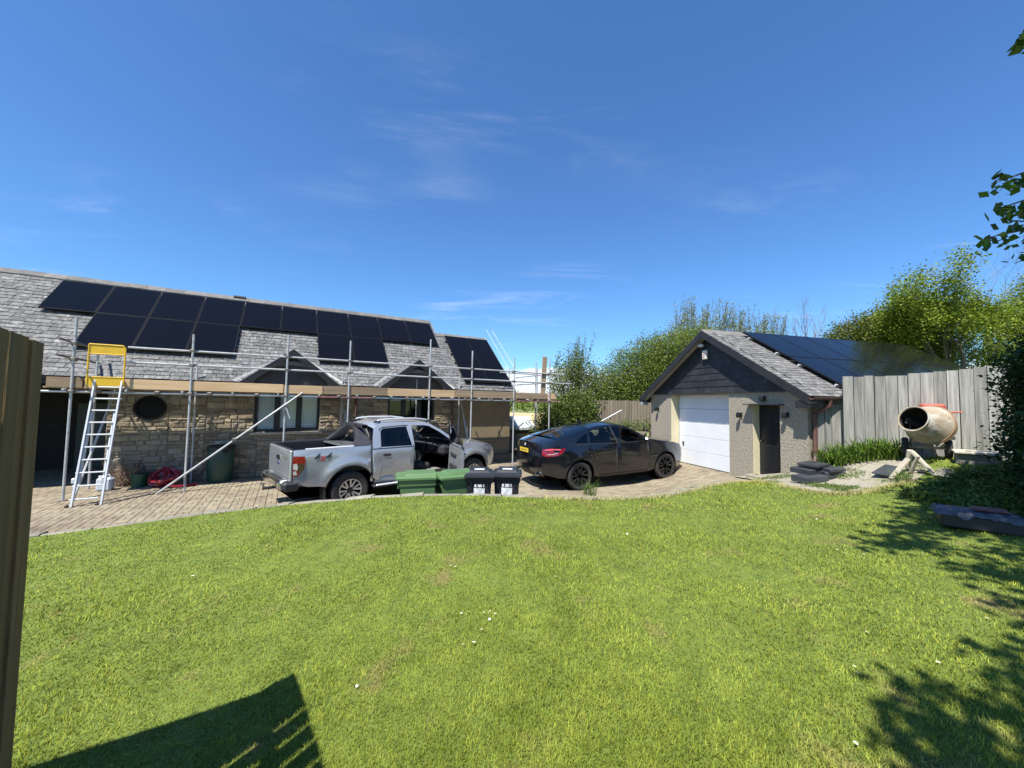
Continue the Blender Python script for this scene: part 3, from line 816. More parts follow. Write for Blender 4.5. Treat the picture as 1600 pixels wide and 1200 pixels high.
# braces
T('brace', (-9.42, -.06, .0), (-6.55, -.06, 2.42)); T('brace', (-10.75, -.05, .02), (-10.55, 1.12, 2.36)); T('brace', (.10, .1, 2.3), (.10, 1.2, .9), M_fit)
T('brace', (-5.38, .05, 1.35), (-5.44, 1.15, 2.3)); T('brace', (-1.45, .15, .3), (-1.5, 1.1, 2.3))
MB().path([(-6.98, -.04, 2.10), (-6.90, -.05, 1.95), (-6.82, -.06, 1.72)], .022, 8).build('swivel_clamp', M_galv, scaf)
coup(-8.0, -.06, 1.2)

# --- yellow ladder gate at the ladder opening
M_yel = mat('yellow_paint', (.72, .44, .02), (.62, .37, .02), scale=5, rough=.5)
gate = empty('ladder_gate', hp(-10.38, -.06, 2.46), HA)
tag(gate, 'yellow steel safety gate on the scaffold at the head of the ladder', 'gate')
for x in (-.29, .29): MB().path([(x, 0, 0), (x, 0, .84), (x * .86, 0, .90)] if x > 0 else [(x, 0, 0), (x, 0, .90)], .017, 8).build('frame_post', M_yel, gate, smooth=True)
MB().tube((-.29, 0, .90), (.25, 0, .90), .017).build('top_bar', M_yel, gate)
MB().bbox((-.275, -.004, .70), (.275, .004, .885)).build('upper_plate', M_yel, gate)
MB().bbox((-.275, -.004, .0), (.275, .004, .18)).build('toe_plate', M_yel, gate)
for z in (.695, .185): MB().tube((-.29, 0, z), (.29, 0, z), .013).build('cross_bar', M_yel, gate)
MB().tube((-.16, .05, .2), (-.16, .05, .68), .02).build('spring_tube', M_galv, gate)
# --- aluminium ladder
lad = empty('ladder', hp(-10.40, -.72, 0), HA)
tag(lad, 'aluminium extension ladder leaning on the scaffold below the yellow gate', 'ladder')
lean = Vector((.13, .70, 2.62)); ld = lean.normalized()
Mrot = Matrix((Vector((1, 0, 0)), Vector((0, ld.z, -ld.y)), Vector((0, ld.y, ld.z)))).transposed()
for x in (-.215, .215): MB().box(lean * .5 + Vector((x, 0, 0)), (.028, .065, 2.72), Mrot).build('stile', M_alu, lad)
for i in range(10):
    c = lean * ((i + .55) / 10.3); MB().tube(c + Vector((-.21, 0, 0)), c + Vector((.21, 0, 0)), .0165, n=8).build('rung', M_alu, lad)
for x in (-.175, .175): MB().box(lean * .44 + Vector((x, .05, 0)), (.024, .055, 1.5), Mrot).build('inner_stile', M_alu, lad)
for x in (-.215, .215): MB().cbox((x, -.005, .025), (.04, .08, .05), .008).build('foot', M_dark, lad)
for x in (-.215, .215): MB().cbox(lean * .19 + Vector((x, .02, 0)), (.05, .10, .10), .01).build('bracket', M_alu, lad)
# --- roof ladder lying along the right verge
rl = empty('roof_ladder', hp(1.02, 1.1, 2.85), HA)
tag(rl, 'slim aluminium roof ladder lying up the right edge of the house roof', 'ladder')
for x in (-.04, .27): MB().tube((x, 0, 0), (x, 3.1, 2.78), .009, n=6).build('stile', M_alu, rl)
for i in range(12): MB().tube((-.04, .15 + i * .25, .135 + i * .224), (.27, .15 + i * .25, .135 + i * .224), .008, n=6).build('rung', M_alu, rl)
# ================================================================== the garage (local x = into the building, y = away along its front)
GA = R(15)
M_dash = mat('pebbledash', (.38, .34, .265), (.24, .21, .16), scale=28, detail=5, rough=1, bump=.8, bscale=26, lo=.40, hi=.60, bdist=.03)
M_cream = mat('cream_reveal', (.62, .56, .36), (.55, .50, .33), scale=3, rough=.9)
M_white = mat('white_door_paint', (.74, .76, .78), (.69, .71, .73), scale=1.4, rough=.4, bump=.05, bscale=30)
M_soffit = mat('weathered_soffit', (.36, .34, .30), (.28, .27, .24), scale=4, rough=.8)
M_barge = mat('black_barge', (.014, .015, .017), (.022, .022, .024), scale=4, rough=.55)
M_slateg = mat('pale_slate', (.155, .151, .142), (.105, .102, .098), scale=8, rough=.75, rnd=.22, bump=.4, c3=(.26, .25, .23), s3=9, lo3=.5, hi3=.68)
M_blackdoor = mat('black_door', (.010, .011, .013), rough=.35)
garage = empty('garage', G_O, GA)
tag(garage, 'detached pebbledash garage with white door, black slate gable and solar panels', 'garage')
GL = 7.8; YN, YF = -4.52, 1.08; YM = (YN + YF) / 2; WT = 2.66; GZ = 4.42; OV = .26; GP = math.atan(.625)
EZ = GZ - (YM - (YN - OV)) * .625
# walls with the two openings
DZ0, DZ1 = .39, 2.60; PY0, PY1 = -3.87, -3.13; PZ0, PZ1 = .56, 2.30
mb = MB()
mb.bbox((0, 0, -.2), (.3, YF, WT)); mb.bbox((0, PY1, -.2), (.3, -2.4, WT)); mb.bbox((0, YN, -.2), (.3, PY0, WT))
mb.bbox((0, PY0, PZ1), (.3, PY1, WT)); mb.bbox((0, PY0, -.2), (.3, PY1, PZ0)); mb.bbox((0, -2.4, DZ1), (.3, 0, WT))
mb.bbox((.301, YN, -.2), (GL, YN + .25, WT)); mb.bbox((.301, YF - .25, -.2), (GL, YF, WT)); mb.bbox((GL - .25, YN + .251, -.2), (GL, YF - .251, WT))
mb.prism([(YN, WT), (YF, WT), (YM, WT + (YF - YM) * .625)], .0, .2, 'x'); mb.prism([(YN, WT + .001), (YF, WT + .001), (YM, WT + (YF - YM) * .625)], GL - .2, GL - .001, 'x')
gw = mb.build('wall', M_dash, garage)
MB().bbox((.004, -.002, DZ0), (.296, -.012, DZ1 - .002)).build('door_reveal', M_cream, gw)
MB().bbox((.004, -2.388, DZ0), (.296, -2.398, DZ1 - .002)).build('door_reveal', M_cream, gw)
MB().bbox((.004, PY1 - .002, PZ0), (.2, PY1 - .012, PZ1 - .002)).build('door_reveal', M_cream, gw)
# sectional garage door
gd = MB().bbox((.34, -2.39, DZ0 - .02), (.36, -.01, DZ1)).build('garage_door', M_white, garage)
ph = (DZ1 - DZ0) / 5
for i in range(5): MB().cbox((.322, -1.20, DZ0 + ph * (i + .5)), (.036, 2.372, ph - .008), .006).build('panel', M_white, gd)
MB().cbox((.292, -.22, DZ0 + ph * 1.45), (.03, .06, .12), .008).build('handle', M_dark, gd)
MB().bbox((.28, -2.38, DZ0 - .02), (.34, -.02, DZ0 + .018)).build('seal', M_dark, gd)
# side door
pd = MB().bbox((.2, PY0, PZ0), (.25, PY1, PZ1)).build('door', M_blackdoor, garage)
for k in range(2):
    for q in range(2): MB().cbox((.195, PY0 + .20 + .34 * k, PZ0 + .45 + .78 * q), (.02, .24, .6), .008).build('panel', M_blackdoor, pd)
MB().tube((.19, PY1 - .08, 1.4), (.14, PY1 - .08, 1.4), .02).build('handle', M_fit, pd)
MB().cbox((-.03, (PY0 + PY1) / 2, PZ1 + .012), (.34, .98, .022), .004).build('drip_board', M_barge, garage)
MB().cbox((-.02, (PY0 + PY1) / 2, PZ0 - .04), (.30, .9, .08), .01).build('doorstep', M_conc, garage)
# roof
roofg = MB().prism([(YN - OV, EZ), (YM, GZ), (YF + OV, EZ), (YF + OV, EZ - .09), (YM, GZ - .10), (YN - OV, EZ - .09)], -.27, GL + .25, 'x').build('roof', M_under, garage)
def gsl(x, s, n):       # s down the near slope from the ridge, n off its face
    return (x, YM - s * math.cos(GP) - n * math.sin(GP), GZ - s * math.sin(GP) + n * math.cos(GP))
GS = (YM - (YN - OV)) / math.cos(GP) + .03
s = GS; far = MB()
while s > .08:
    x = -.29 - rng.uniform(0, .25); top = max(s - .165, .02)
    while x < GL + .25:
        w_ = rng.uniform(.15, .27); x0, x1 = max(x, -.29) + .003, min(x + w_, GL + .26) - .003
        if x1 > x0 + .03:
            l = .013 + rng.uniform(0, .008)
            P = [gsl(x0, s, l), gsl(x1, s, l), gsl(x1, top, .005), gsl(x0, top, .005), gsl(x0, s, l - .011), gsl(x1, s, l - .011), gsl(x1, top, .001), gsl(x0, top, .001)]
            F = [(0, 1, 2, 3), (4, 5, 1, 0), (5, 6, 2, 1), (7, 4, 0, 3)]
            if x0 < .95: MB().add(P, F).build('slate', M_slateg, roofg, fix=False)
            else: far.add(P, F)
        x += w_
    s -= .135
tag(far.build('slating', M_slateg, roofg, fix=False), kind='stuff')
x = -.30
while x < GL + .2:
    t = [(-.15, -.10), (0, .035), (.15, -.10), (.14, -.125), (0, .0), (-.14, -.125)]
    MB().prism([(YM + a, GZ + .02 + b) for a, b in t], x, min(x + .448, GL + .27), 'x').build('ridge_tile', M_slate2, roofg); x += .452
for sg, e in ((-1, YN - OV), (1, YF + OV)):
    for xx, nm in ((-.305, 'barge_board'), (GL + .255, 'barge_board')):
        P = [(xx, YM, GZ + .012), (xx, e, EZ + .012), (xx, e, EZ - .19), (xx, YM, GZ - .19)]
        MB().add(P + [(a + .03, b, c) for a, b, c in P], [(0, 1, 2, 3), (7, 6, 5, 4), (0, 4, 5, 1), (1, 5, 6, 2), (2, 6, 7, 3)]).build(nm, M_barge, roofg)
    P = [(-.272, YM, GZ - .135), (-.272, e, EZ - .135), (-.07, e, EZ - .135), (-.07, YM, GZ - .135)]
    MB().add(P + [(a, b, c - .02) for a, b, c in P], [(0, 1, 2, 3), (7, 6, 5, 4), (0, 4, 5, 1), (1, 5, 6, 2), (2, 6, 7, 3), (3, 7, 4, 0)]).build('soffit_board', M_soffit, roofg)
    MB().bbox((-.27, e + sg * .0, EZ - .17), (GL + .25, e + sg * -.02, EZ - .02)).build('fascia', M_barge, roofg)
MB().cbox((-.17, YF + OV - .06, EZ - .20), (.26, .16, .12), .01).build('kneeler', M_lead, roofg)
MB().cbox((-.14, YN - .10, EZ - .18), (.30, .30, .16), .01).build('box_end', M_barge, roofg)
# dark slate-hung gable
gab = MB().prism([(YN - .05, WT - .02), (YF + .05, WT - .02), (YM, WT - .02 + (YF + .05 - YM) * .625)], -.035, -.003, 'x').build('gable', M_barge, garage)
z = WT - .04; row = 0
while z < GZ - .22:
    half = (YF - YM) * max(0, 1 - (z - WT + .03) / ((YF - YM) * .625)) + .08
    half_t = (YF - YM) * max(0, 1 - (z + .19 - WT) / ((YF - YM) * .625)) + .06
    y = YM - half + (row % 2) * -.14
    while y < YM + half:
        a, b = max(y, YM - half) + .005, min(y + .28, YM + half) - .005
        if b > a + .02:
            ta, tb = max(a, YM - half_t), min(b, YM + half_t)
            if tb <= ta: ta = tb = min(max((a + b) / 2, YM - half_t), YM + half_t)
            f = -.052 - rng.uniform(0, .006); g = -.040
            MB().add([(f, a, z), (f, b, z), (g, tb + .0001, z + .215), (g, ta, z + .215), (f + .01, a, z), (f + .01, b, z)], [(0, 1, 2, 3), (4, 5, 1, 0)]).build('slate', M_darkslate, gab, fix=False)
        y += .28
    z += .19; row += 1
# gutter and downpipe on the near side
gut = MB().prism([(YN - OV - .05 + a, EZ - .03 + b) for a, b in gp], -.29, GL + .2, 'x').build('gutter', M_brownpipe, garage)
dp = MB().path([(.22, YN - OV - .05, EZ - .06), (.22, YN - OV - .05, EZ - .20), (.10, YN - .08, EZ - .38), (.10, YN - .08, 1.30), (.06, YN - .10, 1.18), (-.05, YN - .16, 1.05), (-.06, YN - .16, .84)], .045, 10).build('downpipe', M_brownpipe, garage, smooth=True)
for z in (1.32, EZ - .42): MB().cbox((.10, YN - .08, z), (.11, .11, .08), .01).build('pipe_socket', M_brownpipe, dp)
MB().path([(-.02, YF + .03, .4), (-.02, YF + .03, 1.3)], .04, 8).build('downpipe', M_brownpipe, garage, smooth=True)
# lamps, alarm box and floodlight: fixed to the wall
def wall_lamp(y, z, up=False):
    l = MB().cbox((-.02, y, z), (.03, .07, .12), .008).build('wall_lamp', M_dark, garage)
    MB().tube((-.03, y, z + .02), (-.11, y, z + .04), .012).build('arm', M_dark, l)
    MB().lathe([(.012, .075), (.05, .045), (.052, -.04), (.040, -.075), (.0, -.08)], 12, Matrix.Translation((-.115, y, z + (.0 if not up else .02)))).build('lamp_shade', M_dark, l, smooth=True)
wall_lamp(.64, 2.12); wall_lamp(-2.80, 2.04); wall_lamp(-4.07, 2.08); wall_lamp(-3.49, 2.46)
ab = MB().cbox((-.10, -1.64, 3.74), (.08, .17, .27), .02).build('alarm_box', mat('alarm_white', (.70, .68, .62), (.6, .57, .5), scale=6, rough=.5), garage)
MB().cbox((-.145, -1.64, 3.72), (.008, .07, .10), .002).build('lens', mat('pink_lens', (.5, .34, .28), rough=.4), ab)
fl = MB().cbox((-.17, -1.55, 4.02), (.10, .17, .08), .015, Matrix.Rotation(R(20), 3, 'Y')).build('floodlight', M_alu, garage)
MB().tube((-.06, -1.55, 4.05), (-.14, -1.55, 4.03), .015).build('arm', M_alu, fl)
# solar panels on the near slope
gx = G_X; gs = (-G_Y * math.cos(GP) - Vector((0, 0, math.sin(GP)))); gn = gx.cross(-gs)
def gpos(x, s, n):
    a = gsl(x, s, n); return G_O + G_X * a[0] + G_Y * a[1] + Vector((0, 0, a[2]))
PGH = 1.66; PGW = 1.138
for r in range(2):
    for c in range(6):
        p = gpos(.95 + PGW * (c + .5), .16 + PGH * (r + .5) + .02 * r, .095); sy = -gs
        M4 = Matrix(((gx.x, sy.x, gn.x, p.x), (gx.y, sy.y, gn.y, p.y), (gx.z, sy.z, gn.z, p.z), (0, 0, 0, 1)))
        solar(None, M4, PGW - .02, PGH, 'black solar panel on the garage roof, %s from the gable in the %s row' % (ORD[c], ('upper', 'lower')[r]), 'black solar panels on the garage roof')
for s in (.5, 1.5, 2.2, 3.2):
    a = Vector(gsl(.9, s, .055)); b = Vector(gsl(.95 + PGW * 6, s, .055)); MB().box((a + b) / 2, ((b - a).length, .04, .05), Matrix.Rotation(GP, 3, 'X')).build('mounting_rail', M_alu, roofg)

# ================================================================== fences
M_fence = mat('silvered_timber', (.37, .36, .32), (.20, .195, .175), scale=2.6, stretch=(9, 9, .5), rough=.95, rnd=.24, bump=.5, bscale=14, c3=(.12, .11, .09), s3=1.7, lo3=.60, hi3=.78)
M_fence2 = mat('dull_timber', (.20, .165, .12), (.15, .125, .09), scale=2.2, stretch=(7, 7, .5), rough=.95, rnd=.2)
def plank_fence(name, a, b, z0f, ztop, bw, m, label, group=None, thick=.022, gap=.009, jit=.014, posts=True, backs=True):
    d = (b - a); L_ = d.to_2d().length; d = Vector((d.x, d.y, 0)) / L_; rz = math.atan2(d.y, d.x)
    f = empty(name, (a.x, a.y, 0), rz); tag(f, label, 'fence', group)
    x = 0.0; k = 0
    while x < L_ - .03:
        w_ = min(bw * rng.uniform(.86, 1.14), L_ - x); p = a + d * (x + w_ / 2)
        z0 = z0f(p.x, p.y) - .04; z1 = ztop(x) + rng.uniform(-jit, jit)
        y = rng.uniform(-.009, .009); tw = rng.uniform(-.005, .005); lean_ = rng.uniform(-.004, .004)
        P = []
        for z, l in ((z0, 0), (z1, lean_)):
            P += [(x + gap / 2 + l, y - thick / 2 + tw, z), (x + w_ - gap / 2 + l, y - thick / 2 - tw, z), (x + w_ - gap / 2 + l, y + thick / 2, z), (x + gap / 2 + l, y + thick / 2, z)]
        MB().add(P, [(3, 2, 1, 0), (4, 5, 6, 7), (0, 1, 5, 4), (1, 2, 6, 5), (2, 3, 7, 6), (3, 0, 4, 7)]).build('board', m, f)
        if backs and x > 0: MB().bbox((x - .03, .0165, z0), (x + .03, .0185, z1 - .05)).build('dark_gap_strip', M_dark, f)  # added black strip behind each joint so the gaps read as shade
        x += w_; k += 1
    for zz in (.35, .8):
        za = z0f(a.x, a.y); zb = z0f(b.x, b.y); h0 = (ztop(0) - za) * zz; h1 = (ztop(L_) - zb) * zz
        MB().add([(0, .02, za + h0), (L_, .02, zb + h1), (L_, .06, zb + h1), (0, .06, za + h0), (0, .02, za + h0 + .09), (L_, .02, zb + h1 + .09), (L_, .06, zb + h1 + .09), (0, .06, za + h0 + .09)],
                 [(0, 1, 2, 3), (4, 5, 6, 7), (0, 1, 5, 4), (2, 3, 7, 6), (1, 2, 6, 5), (3, 0, 4, 7)]).build('rail', m, f)
    if posts:
        n = max(1, int(L_ / 1.8))
        for i in range(n + 1):
            xx = min(max(L_ * i / n, .05), L_ - .05); p = a + d * xx
            MB().bbox((xx - .045, .062, z0f(p.x, p.y) - .1), (xx + .045, .15, ztop(xx) - .06)).build('post', m, f)
    return f
fe = FENCE_B + (FENCE_B - FENCE_A).normalized() * 1.3
plank_fence('fence', FENCE_A, fe, lawn_z, lambda x: 2.925 if x < .92 else 2.955 + (x - .92) * .105, .165, M_fence, 'tall silver-grey board fence behind the cement mixer')
plank_fence('fence', Vector((6.60, 8.34, 0)), Vector((7.15, 8.30, 0)), lawn_z, lambda x: 2.44, .16, M_fence, 'short low piece of board fence tucked against the garage corner', posts=False)
BEDZ = 1.22
plank_fence('fence', Vector((3.1, 16.7, 0)), Vector((6.4, 16.2, 0)), lambda x, y: BEDZ, lambda x: 2.42, .115, M_fence2, 'brown vertical board fence behind the dark car', gap=.012)
# raised bed with a low stone wall behind the car
MB_ = sheet('garden_bed', [(-.5, 15.9), (2.2, 15.4), (5.1, 14.9), (7, 15.4), (7, 19), (-.5, 19.5)], lambda v: BEDZ - .03 + 0 * v[:, 0] - np.clip((1.6 - v[:, 0]) * .55, 0, 1.5), .8, mat('bed_soil', (.10, .085, .05), (.08, .10, .03), scale=4, rough=1)); tag(MB_, kind='structure')
lw = empty('low_wall', (1.9, 15.2, 0), math.atan2(-.5, 3.2)); tag(lw, 'low rubble stone wall holding the planted bed behind the dark car', 'wall')
MB().bbox((0, .0, -.1), (3.3, .25, BEDZ - .06)).build('core', M_mortar, lw)
for st in lay_stones(0, 3.3, .25, BEDZ + .02, [], .12, .2):
    P, F = stone_face(*st, 0.0, rng.uniform(.02, .05)); MB().add(P, F).build('stone', M_stone, lw, fix=False)

# --- near fence corner beside the camera
M_near = mat('treated_timber', (.245, .140, .050), (.165, .10, .038), scale=2.5, stretch=(9, 9, .6), rough=.9, rnd=.16, bump=.5, bscale=16, c3=(.11, .08, .032), s3=1.4, lo3=.45, hi3=.7)
M_sawn = mat('sawn_edge', (.26, .16, .075), (.20, .12, .055), scale=6, stretch=(6, 6, .8), rough=.95, bump=.6, bscale=30)
NC = Vector((-2.005, 1.60, 0)); NZ = 2.465
nf = empty('fence', (NC.x, NC.y, 0), R(-51)); tag(nf, 'treated close-board fence at the left edge with its corner post, in shade', 'fence')
# local x runs towards and past the camera, local y>0 is the camera side
x = .0; k = 0
post = MB().cbox((.045, -.035, (NZ + .3) / 2 - .02), (.09, .09, NZ - .34), .004).build('corner_post', M_near, nf)
x = .0
for k in range(30):
    w_ = (.135, .045, .185)[k] if k < 3 else .118; gp_ = .022 if k in (2, 3, 4, 5, 7, 10) else .0012
    a, b = x, x + w_; y0 = .012 + rng.uniform(-.001, .001); y1 = y0 + (.024 if k == 1 else .016)
    z1 = NZ + rng.uniform(-.004, .004) - (.006 if k == 1 else 0)
    MB().add([(a, y0, .30), (b, y0, .30), (b, y1, .30), (a, y1, .30), (a, y0, z1), (b, y0, z1), (b, y1, z1), (a, y1, z1)],
             [(3, 2, 1, 0), (4, 5, 6, 7), (0, 1, 5, 4), (1, 2, 6, 5), (2, 3, 7, 6), (3, 0, 4, 7)]).build('board', M_sawn if k == 1 else M_near, nf)
    x += w_ + gp_
for z in (.7, 1.4, 2.15): MB().bbox((.091, -.06, z), (3.8, -.02, z + .08)).build('rail', M_near, nf)
nf2 = empty('fence', (NC.x, NC.y, 0), HA + math.pi); tag(nf2, 'treated close-board fence running off the left edge towards the drive', 'fence')
x = .095
for k in range(26):
    w_ = .125; gp_ = .008 if k in (9, 10, 14) else .001
    MB().bbox((x, .062, .15), (x + w_, .080, NZ - .02 + rng.uniform(-.008, .008))).build('board', M_near, nf2); x += w_ + gp_
for z in (.7, 1.4, 2.1): MB().bbox((.095, .0, z), (3.3, .06, z + .08)).build('rail', M_near, nf2)
# ================================================================== vehicles (local x forward, y left, z up, origin on the ground under the rear axle)
M_silver = mat('silver_paint', (.46, .48, .495), (.43, .45, .465), scale=3, rough=.26, metal=.5, coat=1.0)
M_navy = mat('black_car_paint', (.0030, .0036, .0060), (.0036, .0042, .0066), scale=2, rough=.22, metal=.0, coat=1.0, c3=(.0065, .0065, .0068), s3=1.3, lo3=.5, hi3=.85)
M_trim = mat('black_trim', (.016, .016, .018), (.022, .022, .024), scale=20, rough=.55)
M_sport = mat('grey_sport_bar', (.028, .027, .033), (.036, .035, .042), scale=14, rough=.55)
M_tyre = mat('tyre_rubber', (.022, .021, .020), (.05, .046, .04), scale=5, rough=.85, lo=.4, hi=.75)
M_well = mat('wheel_well', (.003, .003, .003), rough=1.0, spec=.0)
M_rimS = mat('machined_alloy', (.62, .63, .64), rough=.3, metal=.8)
M_rimD = mat('dark_alloy', (.030, .030, .033), rough=.35, metal=.5)
M_rimB = mat('black_alloy', (.018, .018, .02), (.035, .033, .03), scale=6, rough=.4, metal=.3)
M_lampR = mat('red_lens', (.22, .003, .008), rough=.12, coat=.8)
M_lampC = mat('clear_lens', (.45, .43, .40), rough=.15, coat=.8)
M_lampS = mat('smoked_lens', (.05, .035, .022), rough=.15, coat=.8)
M_chrome = mat('chrome', (.66, .67, .68), rough=.12, metal=1.0)
M_seat = mat('dark_upholstery', (.018, .018, .02), (.03, .03, .032), scale=8, rough=.85)
M_tint = glass_mat('tinted_glass', (.10, .13, .13)); M_clear = glass_mat('car_glass', (.55, .62, .60)); M_tint2 = glass_mat('light_tint', (.42, .48, .47)); M_priv = glass_mat('privacy_glass', (.02, .024, .028))

def arch(cx, cz, r, a0, a1, n=14): return [(cx + r * math.cos(R(a0 + (a1 - a0) * i / n)), cz + r * math.sin(R(a0 + (a1 - a0) * i / n))) for i in range(n + 1)]
class Car:
    def __init__(s, root, yf): s.root = root; s.yf = yf
    def side(s, outer, sg, m, holes=(), parts=(), step=.06, body='body_side', off=0.0, names_m={}):
        """side skin from a profile outline, holes cut out, named sub-outlines split off as parts"""
        v, f = cdt(outer, step, holes, cuts=[p for _, p in parts])
        Y = np.array([s.yf(a, b) + off for a, b in v]); V = np.column_stack([v[:, 0], sg * Y, v[:, 1]])
        cen = np.array([v[list(t)].mean(0) for t in f]); who = np.full(len(f), -1)
        for i, (_, p) in enumerate(parts): who[inside(p, cen) & (who < 0)] = i
        out = {}
        for i in range(-1, len(parts)):
            fs = [t if sg > 0 else t[::-1] for t, w_ in zip(f, who) if w_ == i]
            if not fs: continue
            used = sorted({k for t in fs for k in t}); mp_ = {k: j for j, k in enumerate(used)}
            nm = body if i < 0 else parts[i][0]
            # faces run clockwise seen from outside on one side: orient outward
            fs2 = [tuple(mp_[k] for k in t) for t in fs]
            o = np_mesh(nm, V[used], np.array(fs2), names_m.get(nm, m), s.root, smooth=True)
            bm = bmesh.new(); bm.from_mesh(o.data)
            for q in bm.faces:
                if q.normal.y * sg < 0: q.normal_flip()
            bm.to_mesh(o.data); bm.free(); out[nm] = o
        return out
    def glass(s, name, poly, sg, m, off=-.012, parent=None):
        v, f = cdt(poly, .12); V = [(a, sg * (s.yf(a, b) + off), b) for a, b in v]
        return np_mesh(name, np.array(V), np.array(f), m, parent or s.root, smooth=True)
    def seam(s, pts, sg, w=.006, off=.0025, m=None, name='shut_line', parent=None):
        mb = MB(); P = []
        for i, (x, z) in enumerate(pts):
            a = pts[max(i - 1, 0)]; b = pts[min(i + 1, len(pts) - 1)]; d = Vector((b[0] - a[0], b[1] - a[1])).normalized(); n = Vector((-d.y, d.x)) * w / 2
            for k in (-1, 1): q = (x + n.x * k, z + n.y * k); P.append((q[0], sg * (s.yf(*q) + off), q[1]))
        return mb.add(P, [(2 * i, 2 * i + 1, 2 * i + 3, 2 * i + 2) for i in range(len(pts) - 1)]).build(name, m or M_well, parent or s.root)
    def loft(s, name, prof, m, crown=0.0, bulge=0.0, inset=0.0, n=14, p=2.2, smooth=True, parent=None):
        """skin across the car from one side outline to the other"""
        P = []
        for x, z in prof:
            for i in range(n + 1):
                q = -1 + 2 * i / n; k = 1 - abs(q) ** p
                P.append((x + bulge * k, (s.yf(x, z) - inset) * q, z + crown * k))
        F = [(j * (n + 1) + i, j * (n + 1) + i + 1, (j + 1) * (n + 1) + i + 1, (j + 1) * (n + 1) + i) for j in range(len(prof) - 1) for i in range(n)]
        return MB().add(P, F).build(name, m, parent or s.root, smooth)
    def strip(s, name, poly, sg, m, off=.004, parent=None, step=.05):
        return s.glass(name, poly, sg, m, off, parent)

def wheel(root, x, y, r, w, rim_r, n_sp, m_face, m_dark, sg, twin=True):
    """sg = +1 when the outer face looks to +y"""
    o = MB()
    prof = [(rim_r, -w / 2), (r - .035, -w / 2), (r - .008, -w / 2 + .02), (r, -w / 2 + .05), (r, w / 2 - .05), (r - .008, w / 2 - .02), (r - .035, w / 2), (rim_r + .012, w / 2 - .004), (rim_r, w / 2 - .012), (rim_r, -w / 2)]
    Mx = Matrix.Translation((x, y, r)) @ Matrix.Rotation(R(-90) * sg, 4, 'X')
    wh = empty('wheel', (0, 0, 0)); wh.parent = root
    MB().lathe(prof, 40, Mx).build('tyre', M_tyre, wh, smooth=True)
    d = w / 2
    MB().lathe([(rim_r + .002, d - .01), (rim_r - .012, d - .006), (rim_r - .02, d - .03), (rim_r - .03, -d * .6), (.01, -d * .6)], 36, Mx).build('rim', m_dark, wh, smooth=True)
    mb = MB()
    for i in range(n_sp):
        for q in ((-1, 1) if twin else (0,)):
            a0 = 2 * math.pi * (i + .25) / n_sp + q * .10; a1 = 2 * math.pi * (i + .25) / n_sp + q * (.30 if n_sp < 6 else .24)
            r0, r1 = rim_r * .22, rim_r - .012; w0, w1 = rim_r * .07, rim_r * .115
            A = Vector((math.cos(a0), math.sin(a0))) * r0; B = Vector((math.cos(a1), math.sin(a1))) * r1
            dd = (B - A).normalized(); nn = Vector((-dd.y, dd.x)); P = []
            for (pt, ww, h) in ((A, w0, d - .035), (B, w1, d - .018)):
                for k, hh in ((-1, -.03), (-1, 0), (1, 0), (1, -.03)): P.append(Mx @ Vector((pt.x + nn.x * ww * k * (1 if hh < 0 else .75), pt.y + nn.y * ww * k * (1 if hh < 0 else .75), h + hh)))
            mb.add(P, [(0, 1, 5, 4), (1, 2, 6, 5), (2, 3, 7, 6), (0, 3, 2, 1), (4, 5, 6, 7)])
    mb.build('spokes', m_face, wh)
    MB().lathe([(rim_r * .27, d - .06), (rim_r * .26, d - .032), (rim_r * .12, d - .024), (.001, d - .022)], 20, Mx).build('hub', m_dark, wh, smooth=True)
    MB().lathe([(rim_r - .004, d - .008), (rim_r - .004, d - .002), (rim_r - .022, d - .004), (rim_r - .022, d - .012)], 36, Mx).build('rim_lip', m_face, wh, smooth=True)
    return wh
def seat(root, x, y, z, m=M_seat, w=.5):
    o = MB().cbox((x + .22, y, z + .10), (.52, w, .16), .05).build('seat', m, root)
    MB().cbox((x - .06, y, z + .44), (.15, w * .94, .62), .05, Matrix.Rotation(R(-14), 3, 'Y')).build('backrest', m, o)
    MB().cbox((x - .16, y, z + .82), (.10, w * .5, .17), .04, Matrix.Rotation(R(-14), 3, 'Y')).build('headrest', m, o)

# ------------------------------------------------------------------ silver pickup
def y_truck(x, z):
    y = .925
    if z < .9: y -= .055 * ((.9 - z) / .42) ** 2
    if x < .43:
        if z > 1.12: y -= .035 * ((z - 1.12) / .16) ** 2
        if z > 1.28: y -= .30 * ((z - 1.28) / .45) ** 1.1
    elif z > 1.13: y -= .020 * min(1, (z - 1.13) / .07) + .262 * max(0, (z - 1.17) / .57) ** 1.25
    for cx in (0, 3.22):
        d = math.hypot(x - cx, z - .39)
        if z < 1.12: y += .040 * math.exp(-((d - .55) / .10) ** 2)
    if x > 3.2: y -= .20 * ((x - 3.2) / .88) ** 2.2
    if x < -.9: y -= .035 * ((-.9 - x) / .2) ** 2
    return y
truck = empty('pickup_truck', (-3.92, 8.67, 0.0), R(44.0))
tag(truck, 'silver double-cab pickup truck with its driver door open, parked before the scaffold', 'pickup truck')
tk = Car(truck, y_truck)
bed = [(-1.08, 1.27), (-.5, 1.275), (.415, 1.28), (.415, .515)] + arch(0, .40, .485, 13, 167) + [(-.60, .545), (-.80, .56), (-1.06, .62), (-1.085, .9)]
gh_R = [(.44, 1.175), (.47, 1.40), (.53, 1.62), (.62, 1.695), (.85, 1.735), (1.3, 1.748), (1.75, 1.735), (1.98, 1.695), (2.25, 1.545), (2.62, 1.285), (2.74, 1.175), (2.60, 1.175), (2.54, 1.25), (2.2, 1.495), (1.94, 1.64), (1.8, 1.66), (1.47, 1.665), (1.455, 1.175)]
